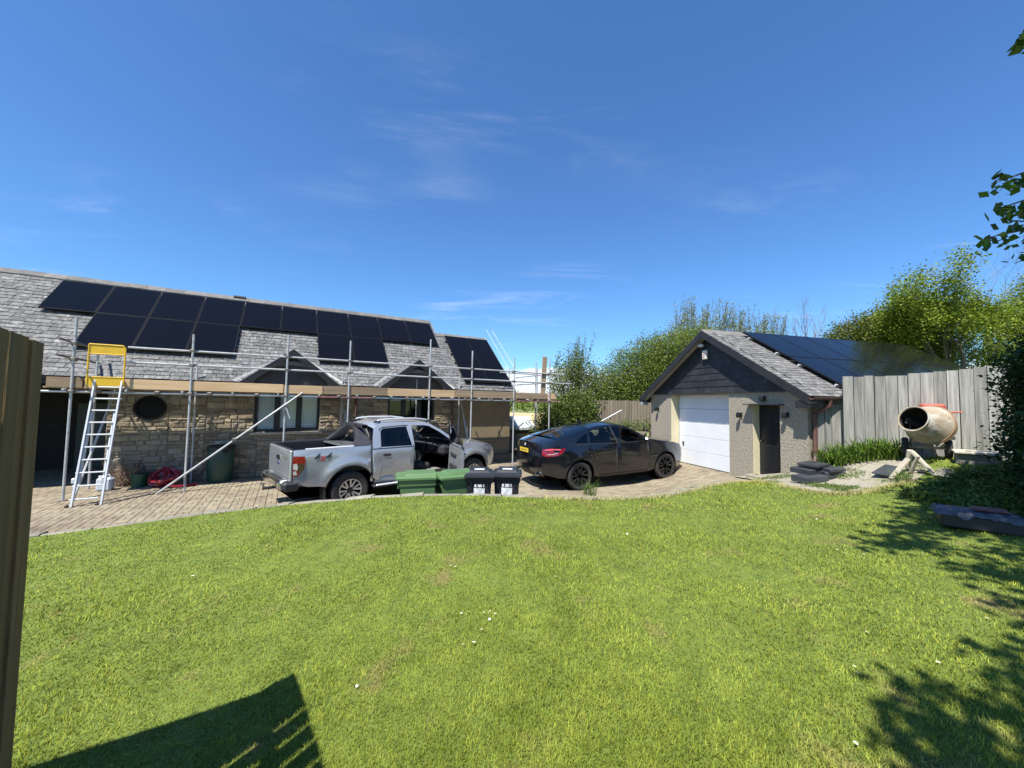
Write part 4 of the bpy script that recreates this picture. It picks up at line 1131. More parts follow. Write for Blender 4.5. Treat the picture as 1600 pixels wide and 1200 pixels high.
gh_L = [(.44, 1.175), (.47, 1.40), (.53, 1.62), (.62, 1.695), (.85, 1.735), (1.3, 1.748), (1.75, 1.735), (1.98, 1.695), (2.25, 1.545), (2.62, 1.285), (2.74, 1.175)]
w_rear = [(.64, 1.225), (.68, 1.56), (.74, 1.615), (1.33, 1.65), (1.395, 1.215)]
w_front = [(1.47, 1.22), (1.47, 1.64), (1.88, 1.64), (2.18, 1.49), (2.50, 1.255), (2.50, 1.215)]
fend = [(2.535, 1.175), (2.74, 1.175), (3.2, 1.168), (3.65, 1.125), (3.90, 1.06), (4.01, .95), (4.06, .75), (4.02, .56), (3.92, .49)] + arch(3.22, .40, .475, 11, 169) + [(2.535, .49)]
rdoor = [(.455, .60), (.52, .53), (1.445, .52), (1.445, 1.175), (.44, 1.175)]
fdoor = [(1.455, .52), (2.525, .515), (2.525, 1.175), (1.455, 1.175)]
for sg in (-1, 1):
    tk.side(bed, sg, M_silver, body='bed_side')
    tk.side(gh_R if sg < 0 else gh_L, sg, M_silver, [w_rear] + ([w_front] if sg > 0 else []), body='cab_frame', step=.07)
    tk.side(fend, sg, M_silver, body='front_wing'); tk.side(rdoor, sg, M_silver, body='rear_door')
    if sg > 0: tk.side(fdoor, sg, M_silver, body='front_door'); tk.glass('side_window', w_front, sg, M_tint2)
    tk.glass('rear_side_window', w_rear, sg, M_tint)
    tk.side([(.47, .45), (2.73, .45), (2.73, .505), (1.45, .510), (.50, .525)], sg, M_silver, body='sill', step=.1)
    tk.seam([(.615, 1.20), (.66, 1.60), (.74, 1.64), (1.36, 1.675), (1.425, 1.20)], sg, .022, .003, M_trim, 'window_trim')
    tk.seam([(.445, 1.192), (1.0, 1.195), (1.45, 1.195)], sg, .022, .003, M_trim, 'window_trim')
    tk.seam([(.50, .56), (.62, .58), (.66, .72), (.60, 1.0), (.585, 1.17)], sg, .006)
    h = tk.glass('door_handle', [(.66, 1.055), (.70, 1.075), (.84, 1.075), (.87, 1.05), (.84, 1.03), (.70, 1.03)], sg, M_trim, .012); tk.seam([(.69, 1.035), (.76, 1.030), (.86, 1.04)], sg, .022, .026, M_chrome, 'grip', h)
    # arch lip, sport bar sail, mud flap, lamps
    tk.seam(arch(0, .40, .492, 2, 172, 20), sg, .02, .004, M_trim, 'arch_lip'); tk.seam(arch(3.22, .40, .482, 6, 174, 20), sg, .02, .004, M_trim, 'arch_lip')
    sail = [(.425, 1.285), (.425, 1.64), (.39, 1.72), (.30, 1.715), (.25, 1.62), (.16, 1.43), (.07, 1.32), (.04, 1.285)]
    v, f = cdt(sail, .08); a = [(x, sg * (y_truck(x, z) + .01), z) for x, z in v]; b = [(x + .02, sg * (y_truck(x, z) - .13 + .06 * (z - 1.3)), z) for x, z in v]
    ns = len(sail)
    sp = MB().add(a + b, list(f) + [tuple(q + len(a) for q in t[::-1]) for t in f]); 
    sp.add([(x, sg * (y_truck(x, z) + .01), z) for x, z in sail] + [(x + .02, sg * (y_truck(x, z) - .13 + .06 * (z - 1.3)), z) for x, z in sail], [(i, (i + 1) % ns, ns + (i + 1) % ns, ns + i) for i in range(ns)])
    sp.build('sport_bar', M_sport, truck)
    MB().prism([(-.55, .57), (-.50, .57), (-.46, .18), (-.50, .18)], sg * .66, sg * .90, 'y').build('mud_flap', M_trim, truck)
    tl = tk.strip('tail_light', [(-1.092, 1.165), (-.90, 1.155), (-.885, 1.06), (-.905, .90), (-1.0, .79), (-1.088, .775)], sg, M_lampR, .012)
    tk.strip('lens', [(-1.088, 1.02), (-1.03, 1.03), (-1.01, .96), (-1.02, .90), (-1.085, .92)], sg, M_lampC, .018, tl); tk.strip('lens', [(-1.02, 1.03), (-.905, 1.02), (-.92, .90), (-.99, .82), (-1.0, .90)], sg, M_lampS, .018, tl); tk.strip('lens', [(-1.085, .88), (-1.04, .89), (-1.02, .82), (-1.08, .81)], sg, M_lampC, .018, tl)
    tk.strip('headlight', [(3.55, 1.06), (3.88, 1.035), (3.98, .95), (3.72, .93)], sg, M_lampC, .008)
    tk.seam([(-.88, 1.285), (-.2, 1.29), (.3, 1.29)], sg, .02, -.01, M_alu, 'bed_rail')
    MB().cbox((1.5, sg * .93, .41), (2.1, .17, .05), .02).build('side_step', M_trim, truck); MB().cbox((1.5, sg * .985, .425), (2.0, .05, .05), .02).build('step_edge', M_alu, truck)
    rr = MB().path([(.62, sg * .60, 1.755), (.72, sg * .60, 1.80), (1.0, sg * .605, 1.825), (1.6, sg * .605, 1.825), (1.92, sg * .60, 1.79), (2.02, sg * .59, 1.735)], .02, 8).build('roof_rail', M_alu, truck, smooth=True)
    for x_ in (.66, 1.97): MB().cbox((x_, sg * .60, 1.762), (.16, .05, .05), .015).build('rail_foot', M_trim, rr)
    for x_ in (0, 3.22): wheel(truck, x_, sg * .79, .385, .255, .235, 6, M_rimS, M_rimD, sg)
    tk.seam([(-.95, .60), (-.7, .585), (-.6, .58)], sg, .05, -.004, M_trim, 'lower_trim')
    m_ = MB().cbox((2.42, sg * 1.04, 1.22), (.11, .20, .17), .04).build('mirror', M_silver if sg > 0 else M_trim, truck) if sg > 0 else None
# skins across
tk.loft('roof', [(1.98, 1.695), (1.75, 1.735), (1.3, 1.748), (.85, 1.735), (.62, 1.695), (.53, 1.62)], M_silver, crown=.065)
tk.loft('windscreen', [(2.70, 1.205), (2.25, 1.535), (2.0, 1.685)], M_tint2, crown=.03, bulge=.10, inset=.03)
tk.loft('bonnet', [(2.74, 1.18), (3.2, 1.168), (3.65, 1.125), (3.90, 1.06)], M_silver, crown=.055, bulge=.05)
tk.loft('grille', [(3.90, 1.06), (4.01, .95), (4.06, .75), (4.02, .56), (3.92, .48)], M_trim, bulge=.14, crown=.02)
tk.loft('cowl', [(2.62, 1.19), (2.80, 1.178)], M_trim, crown=.03, bulge=.06)
rw_ = tk.loft('rear_window', [(.52, 1.60), (.475, 1.36), (.45, 1.20)], M_priv, inset=.06)
tk.loft('cab_back', [(.45, 1.22), (.45, .70)], M_silver)
# bed and tailgate
MB().bbox((-1.05, -.80, .72), (.42, .80, .76)).build('bed_floor', M_well, truck)
for sg in (-1, 1): MB().bbox((-1.05, sg * .74, .76), (.42, sg * .80, 1.24)).build('bed_liner', M_trim, truck); MB().bbox((-1.06, sg * .765, 1.245), (.42, sg * .868, 1.272)).build('bed_capping', M_trim, truck)
MB().bbox((.36, -.739, .76), (.415, .739, 1.20)).build('bed_liner', M_trim, truck)
rc = MB().bbox((-.02, -.76, 1.235), (.41, .76, 1.262)).build('roller_cover', M_silver, truck); MB().cbox((.10, 0, 1.266), (.03, .16, .012), .003).build('latch', M_trim, rc)
tg = MB().cbox((-1.085, 0, .965), (.065, 1.62, .60), .02).build('tailgate', M_silver, truck)
MB().bbox((-1.09, -.80, 1.262), (-1.055, .80, 1.28)).build('top_trim', M_trim, tg)
MB().cbox((-1.122, 0, 1.06), (.02, .30, .085), .01).build('handle', M_chrome, tg); MB().lathe([(.001, .01), (.05, .01), (.055, 0)], 20, Matrix.Translation((-1.118, 0, .955)) @ Matrix.Rotation(R(-90), 4, 'Y') @ Matrix.Diagonal((.6, 1.3, 1, 1))).build('badge', mat('badge_blue', (.02, .04, .14), rough=.3), tg)
for a, b in ((-1.118, .28), ): MB().bbox((a, -.62, 1.08), (a - .004, -.40, 1.11)).build('name_badge', M_fit, tg)
MB().bbox((-1.119, -.74, .73), (-1.121, .74, .735)).build('crease', M_trim, tg)
bp = MB().cbox((-1.17, 0, .60), (.18, 1.36, .17), .035).build('rear_bumper', M_chrome, truck)
for sg in (-1, 1): MB().cbox((-1.09, sg * .79, .60), (.30, .23, .19), .05).build('bumper_corner', M_trim, bp)
MB().bbox((-1.2, -.35, .687), (-1.08, .35, .692)).build('step_pad', M_trim, bp)
MB().tube((-1.1, 0, .46), (-1.38, 0, .46), .03).build('tow_bar', M_trim, truck); MB().lathe([(.012, 0), (.014, .05), (.027, .07), (.02, .10), (.001, .105)], 12, Matrix.Translation((-1.37, 0, .47))).build('tow_ball', M_fit, truck, smooth=True)
MB().bbox((.42, -.33, 1.66), (.28, .33, 1.72)).build('sport_bar_top', M_sport, truck); 
for sg in (-1, 1): MB().add([(.30, sg * .33, 1.72), (.42, sg * .33, 1.72), (.42, sg * .66, 1.70), (.30, sg * .66, 1.70), (.30, sg * .33, 1.655), (.42, sg * .33, 1.655), (.42, sg * .66, 1.63), (.30, sg * .66, 1.63)], [(0, 1, 2, 3), (4, 5, 6, 7), (0, 3, 7, 4), (1, 2, 6, 5)]).build('sport_bar_top', M_sport, truck)
# chassis, wells and cabin
MB().bbox((-1.0, -.62, .30), (3.9, .62, .50)).build('chassis', M_well, truck); MB().bbox((.46, -.84, .46), (2.74, .84, .53)).build('cabin_floor', M_trim, truck)
MB().bbox((2.72, -.76, .5), (2.76, .76, 1.14)).build('bulkhead', M_well, truck)
for x_ in (0, 3.22):
    for sg in (-1, 1): MB().lathe([(.52, -.16), (.52, .13), (.5, .13)], 24, Matrix.Translation((x_, sg * .73, .42)) @ Matrix.Rotation(R(90), 4, 'X')).build('wheel_well', M_well, truck); MB().bbox((x_ - .46, sg * .60, .25), (x_ + .46, sg * .62, .98)).build('wheel_well', M_well, truck)
for y_ in (-.38, .38): seat(truck, 1.60, y_, .55); seat(truck, .74, y_, .58, w=.6)
MB().cbox((2.50, 0, 1.02), (.42, 1.60, .26), .06).build('dashboard', M_seat, truck)
MB().lathe([(.185 + .016 * math.cos(t), .016 * math.sin(t)) for t in [2 * math.pi * i / 8 for i in range(9)]], 24, Matrix.Translation((2.14, -.38, 1.10)) @ Matrix.Rotation(R(-65), 4, 'Y')).build('steering_wheel', M_trim, truck, smooth=True)
MB().tube((2.14, -.38, 1.10), (2.36, -.38, 1.0), .05).build('steering_column', M_seat, truck)
MB().cbox((1.95, -.55, .56), (.7, .35, .03), .01).build('floor_mat', mat('floor_mat', (.20, .19, .17), rough=.95), truck)
# open driver door, hinged at its front edge
door = empty('driver_door', (2.53, -.895, 0), R(69)); door.parent = truck
def dpt(x, z, o): return (x - 2.53, -(y_truck(x, z) - .905) + o, z)
v, f = cdt(fdoor, .08)
MB().add([dpt(a, b, 0) for a, b in v] + [dpt(a, b, .075) for a, b in v], list(f) + [tuple(q + len(v) for q in t) for t in f]).build('outer_skin', M_silver, door)
n_ = len(fdoor); MB().add([dpt(a, b, 0) for a, b in fdoor] + [dpt(a, b, .08) for a, b in fdoor], [(i, (i + 1) % n_, n_ + (i + 1) % n_, n_ + i) for i in range(n_)]).build('door_edge', M_silver, door)
MB().add([dpt(a * .93 + 2.0 * .07, b * .9 + .09, .09) for a, b in fdoor] + [dpt(a * .93 + 2.0 * .07, b * .9 + .09, .077) for a, b in fdoor], [(0, 1, 2, 3), (0, 1, 5, 4), (1, 2, 6, 5), (2, 3, 7, 6), (3, 0, 4, 7)]).build('inner_trim', mat('grey_trim', (.16, .165, .17), (.12, .125, .13), scale=6, rough=.7), door)
MB().cbox(dpt(2.05, .98, .11), (.5, .06, .07), .02).build('armrest', M_seat, door); MB().cbox(dpt(2.0, .68, .11), (.6, .05, .16), .02).build('door_pocket', M_seat, door)
fr_o = [(1.455, 1.17), (1.46, 1.66), (1.9, 1.665), (2.2, 1.51), (2.50, 1.28), (2.525, 1.17)]
MB().path([dpt(a, b, .03) for a, b in fr_o], .022, 6).build('window_frame', M_trim, door)
MB().add([dpt(a, b, .03) for a, b in fr_o], [tuple(range(6))]).build('side_window', M_clear, door)
mr_ = MB().cbox(dpt(2.40, 1.24, -.13), (.11, .20, .17), .04).build('mirror', M_trim, door); MB().bbox(dpt(2.33, 1.17, -.21), dpt(2.335, 1.31, -.05)).build('mirror_glass', M_chrome, mr_)
tk2 = MB().cbox(dpt(1.56, 1.05, -.02), (.16, .03, .035), .01).build('door_handle', M_trim, door)
# side decal
def text_mesh(name, body, m, parent, M4, size):
    c = bpy.data.curves.new(name, 'FONT'); c.body = body; c.size = size; c.align_x = 'CENTER'; c.align_y = 'CENTER'; c.shear = .28; c.offset = .004
    t = bpy.data.objects.new(name, c); COL.objects.link(t); bpy.context.view_layer.update()
    dg = bpy.context.evaluated_depsgraph_get(); me = bpy.data.meshes.new_from_object(t.evaluated_get(dg)); bpy.data.objects.remove(t)
    me.transform(M4); me.materials.clear(); return link_mesh(name, me, m, parent)
M_dec = mat('decal_grey', (.06, .065, .075), rough=.5); M_decr = mat('decal_red', (.5, .05, .05), rough=.5)
def deco(x, z, body, m, size):
    y = -(y_truck(x, z) + .004)
    text_mesh('decal', body, m, truck, Matrix.Translation((x, y, z)) @ Matrix.Rotation(R(90), 4, 'X'), size)
deco(-.69, 1.11, '4', M_dec, .21); deco(-.58, 1.10, 'x', M_decr, .21); deco(-.475, 1.11, '4', M_dec, .21)

# ------------------------------------------------------------------ black coupe SUV
def y_suv(x, z):
    y = .975
    if z < .75: y -= .05 * ((.75 - z) / .42) ** 2
    if z > .92: y -= .028 * min(1, ((z - .92) / .18)) ** 2
    if z > 1.08: y -= .29 * max(0, (z - 1.08) / .57) ** 1.2
    for cx in (0, 2.93):
        d = math.hypot(x - cx, z - .37)
        if z < 1.0: y += .026 * math.exp(-((d - .47) / .09) ** 2)
    if x < -.25: y -= .20 * ((-.25 - x) / .8) ** 2.4
    if x > 2.75: y -= .27 * ((x - 2.75) / 1.1) ** 2.4
    return y
suv = empty('coupe_suv', (1.46, 11.00, -.005), rot=(0, R(-2.4), R(23.3)))
tag(suv, 'black coupe-style SUV with black alloy wheels parked facing the garage', 'car')
cb = Car(suv, y_suv)
outl = [(-.98, .47), (-.60, .36)] + arch(0, .375, .432, 184, -4, 22) + [(.60, .29), (1.5, .275), (2.35, .28)] + arch(2.93, .375, .432, 186, -6, 22) + [(3.52, .27), (3.74, .31), (3.81, .45), (3.83, .62), (3.79, .82), (3.66, .95), (3.3, 1.045), (2.75, 1.125), (2.44, 1.185), (2.30, 1.25), (1.98, 1.43), (1.70, 1.565), (1.45, 1.618), (1.1, 1.635), (.75, 1.620), (.42, 1.572), (.05, 1.488), (-.32, 1.40), (-.65, 1.315), (-.86, 1.262), (-.965, 1.232), (-1.00, 1.15), (-1.03, .90), (-1.05, .66), (-1.02, .52)]
q_gl = [(-.10, 1.215), (.29, 1.20), (.345, 1.44), (.26, 1.425), (.08, 1.33)]
r_gl = [(.385, 1.195), (.425, 1.475), (.75, 1.555), (1.13, 1.575), (1.215, 1.17)]
f_gl = [(1.295, 1.165), (1.20, 1.575), (1.45, 1.56), (1.72, 1.485), (2.06, 1.30), (2.24, 1.175), (2.22, 1.15)]
p_rd = [(.56, .40), (.54, .62), (.46, .78), (.375, .95), (.36, 1.18), (.395, 1.51), (.75, 1.59), (1.16, 1.60), (1.255, 1.16), (1.255, .36)]
p_fd = [(1.262, .36), (1.262, 1.16), (1.17, 1.60), (1.45, 1.59), (1.74, 1.515), (2.10, 1.315), (2.34, 1.15), (2.34, .60), (2.24, .40)]
for sg in (-1, 1):
    cb.side(outl, sg, M_navy, [q_gl, r_gl, f_gl], [('rear_door', p_rd), ('front_door', p_fd)], step=.065)
    cb.glass('quarter_window', q_gl, sg, M_priv, -.008); cb.glass('rear_side_window', r_gl, sg, M_tint2, -.008); cb.glass('front_side_window', f_gl, sg, M_clear, -.008)
    for p in (p_rd, p_fd): cb.seam(p, sg, .005, .002)
    cb.seam([(-.10, 1.20), (.3, 1.182), (1.25, 1.15), (2.24, 1.145)], sg, .016, .004, M_trim, 'window_trim')
    cb.seam([(1.25, 1.16), (1.17, 1.60)], sg, .055, .004, M_trim, 'door_pillar')
    for x_, z_ in ((.52, 1.01), (1.42, .99)): 
        h = cb.strip('door_handle', [(x_ - .02, z_ - .018), (x_ + .18, z_ - .02), (x_ + .19, z_ + .012), (x_ - .02, z_ + .016)], sg, M_navy, .022)
    cb.strip('tail_light', [(-1.005, 1.11), (-.80, 1.135), (-.42, 1.12), (-.47, 1.05), (-.62, .95), (-.88, .925), (-1.025, .955)], sg, M_lampR, .008)
    cb.seam([(-.95, 1.09), (-.75, 1.105), (-.55, 1.095)], sg, .025, .012, mat('bright_red_lens', (.62, .10, .11), rough=.1, coat=.8), 'lens')
    cb.seam([(-.9, .98), (-.75, .99), (-.64, 1.02)], sg, .014, .012, M_lampC, 'lens')
    cb.strip('headlight', [(3.35, .90), (3.62, .92), (3.74, .83), (3.72, .76), (3.45, .80)], sg, M_lampS, .006)
    ex = MB().lathe([(.05, 0), (.054, .02), (.054, .07), (.04, .07), (.04, 0)], 16, Matrix.Translation((-1.05, sg * .60, .455)) @ Matrix.Rotation(R(-90), 4, 'Y') @ Matrix.Diagonal((.75, 1.6, 1, 1))).build('exhaust', M_chrome, suv, smooth=True)
    MB().cbox((2.16, sg * 1.04, 1.20), (.14, .19, .14), .05).build('mirror', M_navy, suv)
    cb.seam([(.62, .33), (1.5, .315), (2.3, .32)], sg, .05, .008, M_trim, 'sill_trim')
    cb.seam([(.30, .84), (1.2, .90), (2.5, .90)], sg, .006, .006, M_navy, 'crease')
    cb.seam([(2.40, .70), (2.58, .71)], sg, .014, .004, M_fit, 'wing_badge')
    for x_ in (0, 2.93): wheel(suv, x_, sg * .83, .372, .27, .262, 5, M_rimB, M_well, sg)
    for x_ in (0, 2.93): MB().lathe([(.45, -.2), (.45, .10), (.44, .10)], 28, Matrix.Translation((x_, sg * .80, .40)) @ Matrix.Rotation(R(90), 4, 'X')).build('wheel_well', M_well, suv); MB().bbox((x_ - .42, sg * .60, .22), (x_ + .42, sg * .61, .86)).build('wheel_well', M_well, suv)
cb.loft('roof', [(1.70, 1.565), (1.45, 1.618), (1.1, 1.635), (.75, 1.620), (.45, 1.577)], M_navy, crown=.065)
cb.loft('rear_window', [(.45, 1.577), (.05, 1.488), (-.32, 1.40), (-.60, 1.33)], M_priv, crown=.055, inset=.0)
cb.loft('boot_lid', [(-.60, 1.33), (-.86, 1.262), (-.965, 1.232), (-1.00, 1.15), (-1.03, .90)], M_navy, crown=.035, bulge=-.12)
cb.loft('rear_bumper', [(-1.03, .90), (-1.05, .66), (-1.02, .52), (-.98, .45)], M_navy, crown=.02, bulge=-.12)
cb.loft('diffuser', [(-1.03, .57), (-.99, .45), (-.90, .38)], M_trim, bulge=-.125, inset=.10)
cb.loft('windscreen', [(2.40, 1.20), (1.98, 1.43), (1.70, 1.565)], M_clear, crown=.045, bulge=.10)
cb.loft('bonnet', [(2.44, 1.185), (2.75, 1.125), (3.3, 1.045), (3.66, .95)], M_navy, crown=.075, bulge=.03)
cb.loft('front_bumper', [(3.66, .95), (3.79, .82), (3.83, .62), (3.81, .45), (3.74, .31)], M_navy, bulge=.16, crown=.03)
pl = MB().bbox((-1.153, -.26, .985), (-1.158, .26, 1.095)).build('number_plate', mat('yellow_plate', (.72, .52, .04), rough=.5), suv)
MB().bbox((-1.1585, -.20, 1.022), (-1.1595, .20, 1.060)).build('plate_characters', mat('plate_smudge', (.32, .24, .04), rough=.6), pl)
MB().lathe([(.001, .012), (.035, .01), (.042, 0)], 20, Matrix.Translation((-1.115, 0, 1.18)) @ Matrix.Rotation(R(-75), 4, 'Y')).build('badge', M_lampC, suv)
MB().bbox((-1.09, -.50, 1.155), (-1.097, -.38, 1.18)).build('name_badge', M_chrome, suv)
MB().cbox((.62, .0, 1.705), (.18, .04, .06), .015).build('roof_aerial', M_navy, suv)
MB().bbox((-.85, -.70, .30), (3.5, .70, .42)).build('chassis', M_well, suv); MB().bbox((-.7, -.80, .42), (2.5, .80, .62)).build('cabin_floor', M_seat, suv)
for y_ in (-.38, .38): seat(suv, 1.30, y_, .62); seat(suv, .42, y_, .66, w=.6)
MB().cbox((2.15, 0, 1.02), (.45, 1.56, .24), .06).build('dashboard', M_seat, suv)
MB().lathe([(.185 + .016 * math.cos(t), .016 * math.sin(t)) for t in [2 * math.pi * i / 8 for i in range(9)]], 24, Matrix.Translation((1.85, -.38, 1.08)) @ Matrix.Rotation(R(-65), 4, 'Y')).build('steering_wheel', M_trim, suv, smooth=True)
# ================================================================== things on the drive
M_gbin = mat('green_plastic', (.075, .150, .055), (.09, .170, .065), scale=3, rough=.5, c3=(.12, .18, .09), s3=2)
M_kbin = mat('black_plastic', (.014, .015, .018), (.024, .025, .028), scale=4, rough=.45)
M_stick = mat('white_sticker', (.72, .73, .73), (.5, .52, .53), scale=14, rough=.6, lo=.42, hi=.5)
def wheelie(name, loc, rz, w, d, h, m, label, group, sticker=False, lid_tilt=0):
    b = empty(name, loc, rz); tag(b, label, 'wheelie bin', group)
    hb = h - .10; t = .80
    # local -y is the front
    def ring(z, k, wx=0): return [(-w / 2 * k - wx, -d / 2 * k - wx, z), (w / 2 * k + wx, -d / 2 * k - wx, z), (w / 2 * k + wx, d / 2 - .02 + wx, z), (-w / 2 * k - wx, d / 2 - .02 + wx, z)]
    P = ring(.03, t * .95) + ring(hb - .10, .91) + ring(hb - .10, .93, .012) + ring(hb, .95, .014)
    MB().add(P, [(3, 2, 1, 0)] + [(4 * j + i, 4 * j + (i + 1) % 4, 4 * j + 4 + (i + 1) % 4, 4 * j + 4 + i) for j in range(3) for i in range(4)]).build('body', m, b)
    for i in range(4):
        x_ = -w * .30 + w * .20 * i; MB().bbox((x_, -d / 2 * .98 - .02, hb - .15), (x_ + .012, -d / 2 * .95 + .01, hb - .09)).build('rib', m, b)
    n = 8; L_ = []
    lid = MB()
    def lring(z, ex, front): return [(-w / 2 * ex, -d / 2 * ex - front, z), (w / 2 * ex, -d / 2 * ex - front, z), (w / 2 * ex, d / 2 + .0, z), (-w / 2 * ex, d / 2 + .0, z)]
    P = lring(hb + .003, 1.10, .02) + lring(hb + .035, 1.10, .015) + lring(hb + .055, .98, -.01) + lring(hb + .060, .78, -.03) + lring(hb + .095, .70, -.05)
    fs = [(3, 2, 1, 0)] + [(4 * j + i, 4 * j + (i + 1) % 4, 4 * j + 4 + (i + 1) % 4, 4 * j + 4 + i) for j in range(4) for i in range(4)] + [(16, 17, 18, 19)]
    lo = lid.add(P, fs).build('lid', m, b)
    MB().tube((-w * .36, d / 2 + .05, hb + .03), (w * .36, d / 2 + .05, hb + .03), .016).build('handle', m, b)
    for x_ in (-w * .30, w * .30): MB().bbox((x_ - .02, d / 2 - .03, hb - .03), (x_ + .02, d / 2 + .06, hb + .04)).build('hinge', m, b)
    for x_ in (-w / 2 + .03, w / 2 - .03): MB().lathe([(.001, -.02), (.09, -.02), (.10, -.01), (.10, .01), (.09, .02), (.001, .02)], 18, Matrix.Translation((x_, d / 2 - .02, .10)) @ Matrix.Rotation(R(90), 4, 'Y')).build('wheel', M_trim, b)
    if sticker:
        MB().bbox((-.09, -d / 2 * .92 - .012, hb - .31), (.10, -d / 2 * .85 - .012, hb - .19)).build('sticker', M_stick, b)
        MB().bbox((-.08, -d / 2 * .93 - .012, hb - .17), (.09, -d / 2 * .88 - .012, hb - .125)).build('sticker', M_stick, b)
        MB().bbox((-.09, -.06, hb + .0955), (.09, .06, hb + .0975)).build('lid_label', M_stick, lo)
    return b
wheelie('wheelie_bin', (-1.63, 6.78, -.01), R(-74), .52, .62, 1.03, M_gbin, 'green wheelie bin nearest the pickup rear wheel, left of the pair', 'green wheelie bins by the lawn edge')
wheelie('wheelie_bin', (-.98, 6.93, -.01), R(-60), .52, .62, 1.03, M_gbin, 'green wheelie bin beside the black bins, right of the green pair', 'green wheelie bins by the lawn edge')
wheelie('wheelie_bin', (-.56, 7.02, -.01), R(4), .47, .55, 1.05, M_kbin, 'black wheelie bin between a green bin and another black bin', 'black wheelie bins by the lawn edge', True)
wheelie('wheelie_bin', (-.055, 7.10, -.01), R(-2), .48, .55, 1.05, M_kbin, 'black wheelie bin at the right end of the row of four bins', 'black wheelie bins by the lawn edge', True)

# --- water butt by the wall
bt = empty('water_butt', (-7.80, 10.42, 0)); tag(bt, 'dark green plastic water butt with black lid against the stone wall', 'barrel')
M_butt = mat('dark_green_plastic', (.018, .055, .042), (.025, .07, .052), scale=3, rough=.5)
MB().lathe([(.001, 0), (.25, 0), (.265, .02), (.285, .25), (.292, .27), (.295, .45), (.302, .47), (.302, .66), (.29, .82), (.285, .86)], 28).build('body', M_butt, bt, smooth=True)
MB().lathe([(.30, .84), (.315, .86), (.315, .93), (.29, .955), (.10, .975), (.001, .975)], 28).build('lid', M_kbin, bt, smooth=True)
for a in (-.6, 2.4): MB().cbox((.30 * math.cos(a), .30 * math.sin(a), .80), (.10, .10, .06), .02).build('lug', M_kbin, bt)
pts = [(.20 * math.cos(t * .9) * (1 - t * .03), .17 * math.sin(t * .9), .99 + .006 * t) for t in range(16)]
tag(MB().path([Vector(p) + Vector((-7.80, 10.42, 0)) for p in pts], .014, 6).build('coiled_cable', M_galv, smooth=True), 'pale coiled cable lying on the lid of the water butt', 'cable')
# --- green can, jerrycan, red sheet, twigs
gc = empty('garden_bucket', (-9.22, 9.66, 0)); tag(gc, 'dark green garden bucket full of tools between twigs and red sheet', 'bucket')
MB().lathe([(.001, 0), (.145, 0), (.16, .30), (.168, .30), (.168, .325), (.155, .325), (.14, .05), (.001, .05)], 20).build('body', mat('bucket_green', (.015, .07, .035), rough=.5), gc, smooth=True)
for k in range(5): MB().tube((.04 * math.cos(k), .04 * math.sin(k), .06), (.13 * math.cos(k * 1.3), .10 * math.sin(k * 1.3), .45 + .05 * k), .012).build('tool_handle', M_trim, gc)
jc = empty('jerrycan', (-9.60, 9.22, 0), R(20)); tag(jc, 'pale translucent plastic jerrycan on the paving behind the ladder', 'jerrycan')
M_jc = mat('pale_plastic', (.48, .53, .58), (.42, .47, .52), scale=4, rough=.5)
MB().cbox((0, 0, .15), (.28, .20, .30), .035).build('body', M_jc, jc); MB().path([(-.06, 0, .30), (-.05, 0, .36), (.07, 0, .36), (.09, 0, .30)], .016, 6).build('handle', M_jc, jc); MB().tube((-.10, 0, .29), (-.10, 0, .35), .03).build('cap', M_white, jc)
def lump(name, c, sx, sy, sz, m, seed, fold=.35, rz=0, n=44, fine=4.0):
    """crumpled heap: a folded sheet over a mound"""
    P = []; F = []; rot = Matrix.Rotation(rz, 3, 'Z')
    for i in range(n + 1):
        for j in range(n + 1):
            a = -1 + 2 * i / n; b = -1 + 2 * j / n; r = math.sqrt(a * a + b * b); k = max(0, 1 - r ** 2.2)
            q = Vector((a * 1.6 + seed, b * 1.6 - seed, seed))
            nz = abs(mnoise.noise(q * fine * .4)) * 1.4 + mnoise.noise(q * fine) * .5
            h = max(.004, sz * (k ** .5) * (.75 + fold * nz)) if r < 1 else .004
            e = 1 + .14 * mnoise.noise(Vector((a * 2, b * 2, seed * 3)))
            sc = min(1, 1 / max(r, .001)) if r > 1 else 1
            p = rot @ Vector((a * sc * sx * e + .04 * mnoise.noise(q * 3), b * sc * sy * e + .04 * mnoise.noise(q * 3.3), h)); P.append((c[0] + p.x, c[1] + p.y, c[2] + p.z))
    for i in range(n):
        for j in range(n): F.append((i * (n + 1) + j, (i + 1) * (n + 1) + j, (i + 1) * (n + 1) + j + 1, i * (n + 1) + j + 1))
    o = MB().add(P, F).build(name, m, smooth=True); return o
M_hose = mat('red_hose', (.26, .010, .025), (.19, .007, .018), scale=5, rough=.22, coat=.6)
pts = []; tilt = 0
for i in range(150):
    t = i / 18 * 2 * math.pi; lp = i / 18; rr = .20 + .05 * math.sin(lp * 2.1) + .02 * math.sin(t * 3.3); tl = .75 + .35 * math.sin(lp * 1.7)
    q = Vector((rr * 1.25 * math.cos(t), rr * math.sin(t) * math.cos(tl), .20 + rr * math.sin(t) * math.sin(tl) + .012 * lp))
    q.x += .05 * math.sin(lp * 2.9); q.y += .06 * math.cos(lp * 1.3); q.z = max(.03, q.z); pts.append(q + Vector((-8.66, 9.72, 0)))
pts += [Vector((-8.40, 9.55, .04)), Vector((-8.22, 9.62, .03)), Vector((-8.05, 9.78, .03)), Vector((-7.98, 9.9, .03))]
tag(MB().path(pts, .034, 8).build('coiled_hose', M_hose, smooth=True), 'shiny red hose in a loose coil on the paving beside the green bucket', 'hose')
tw = MB()
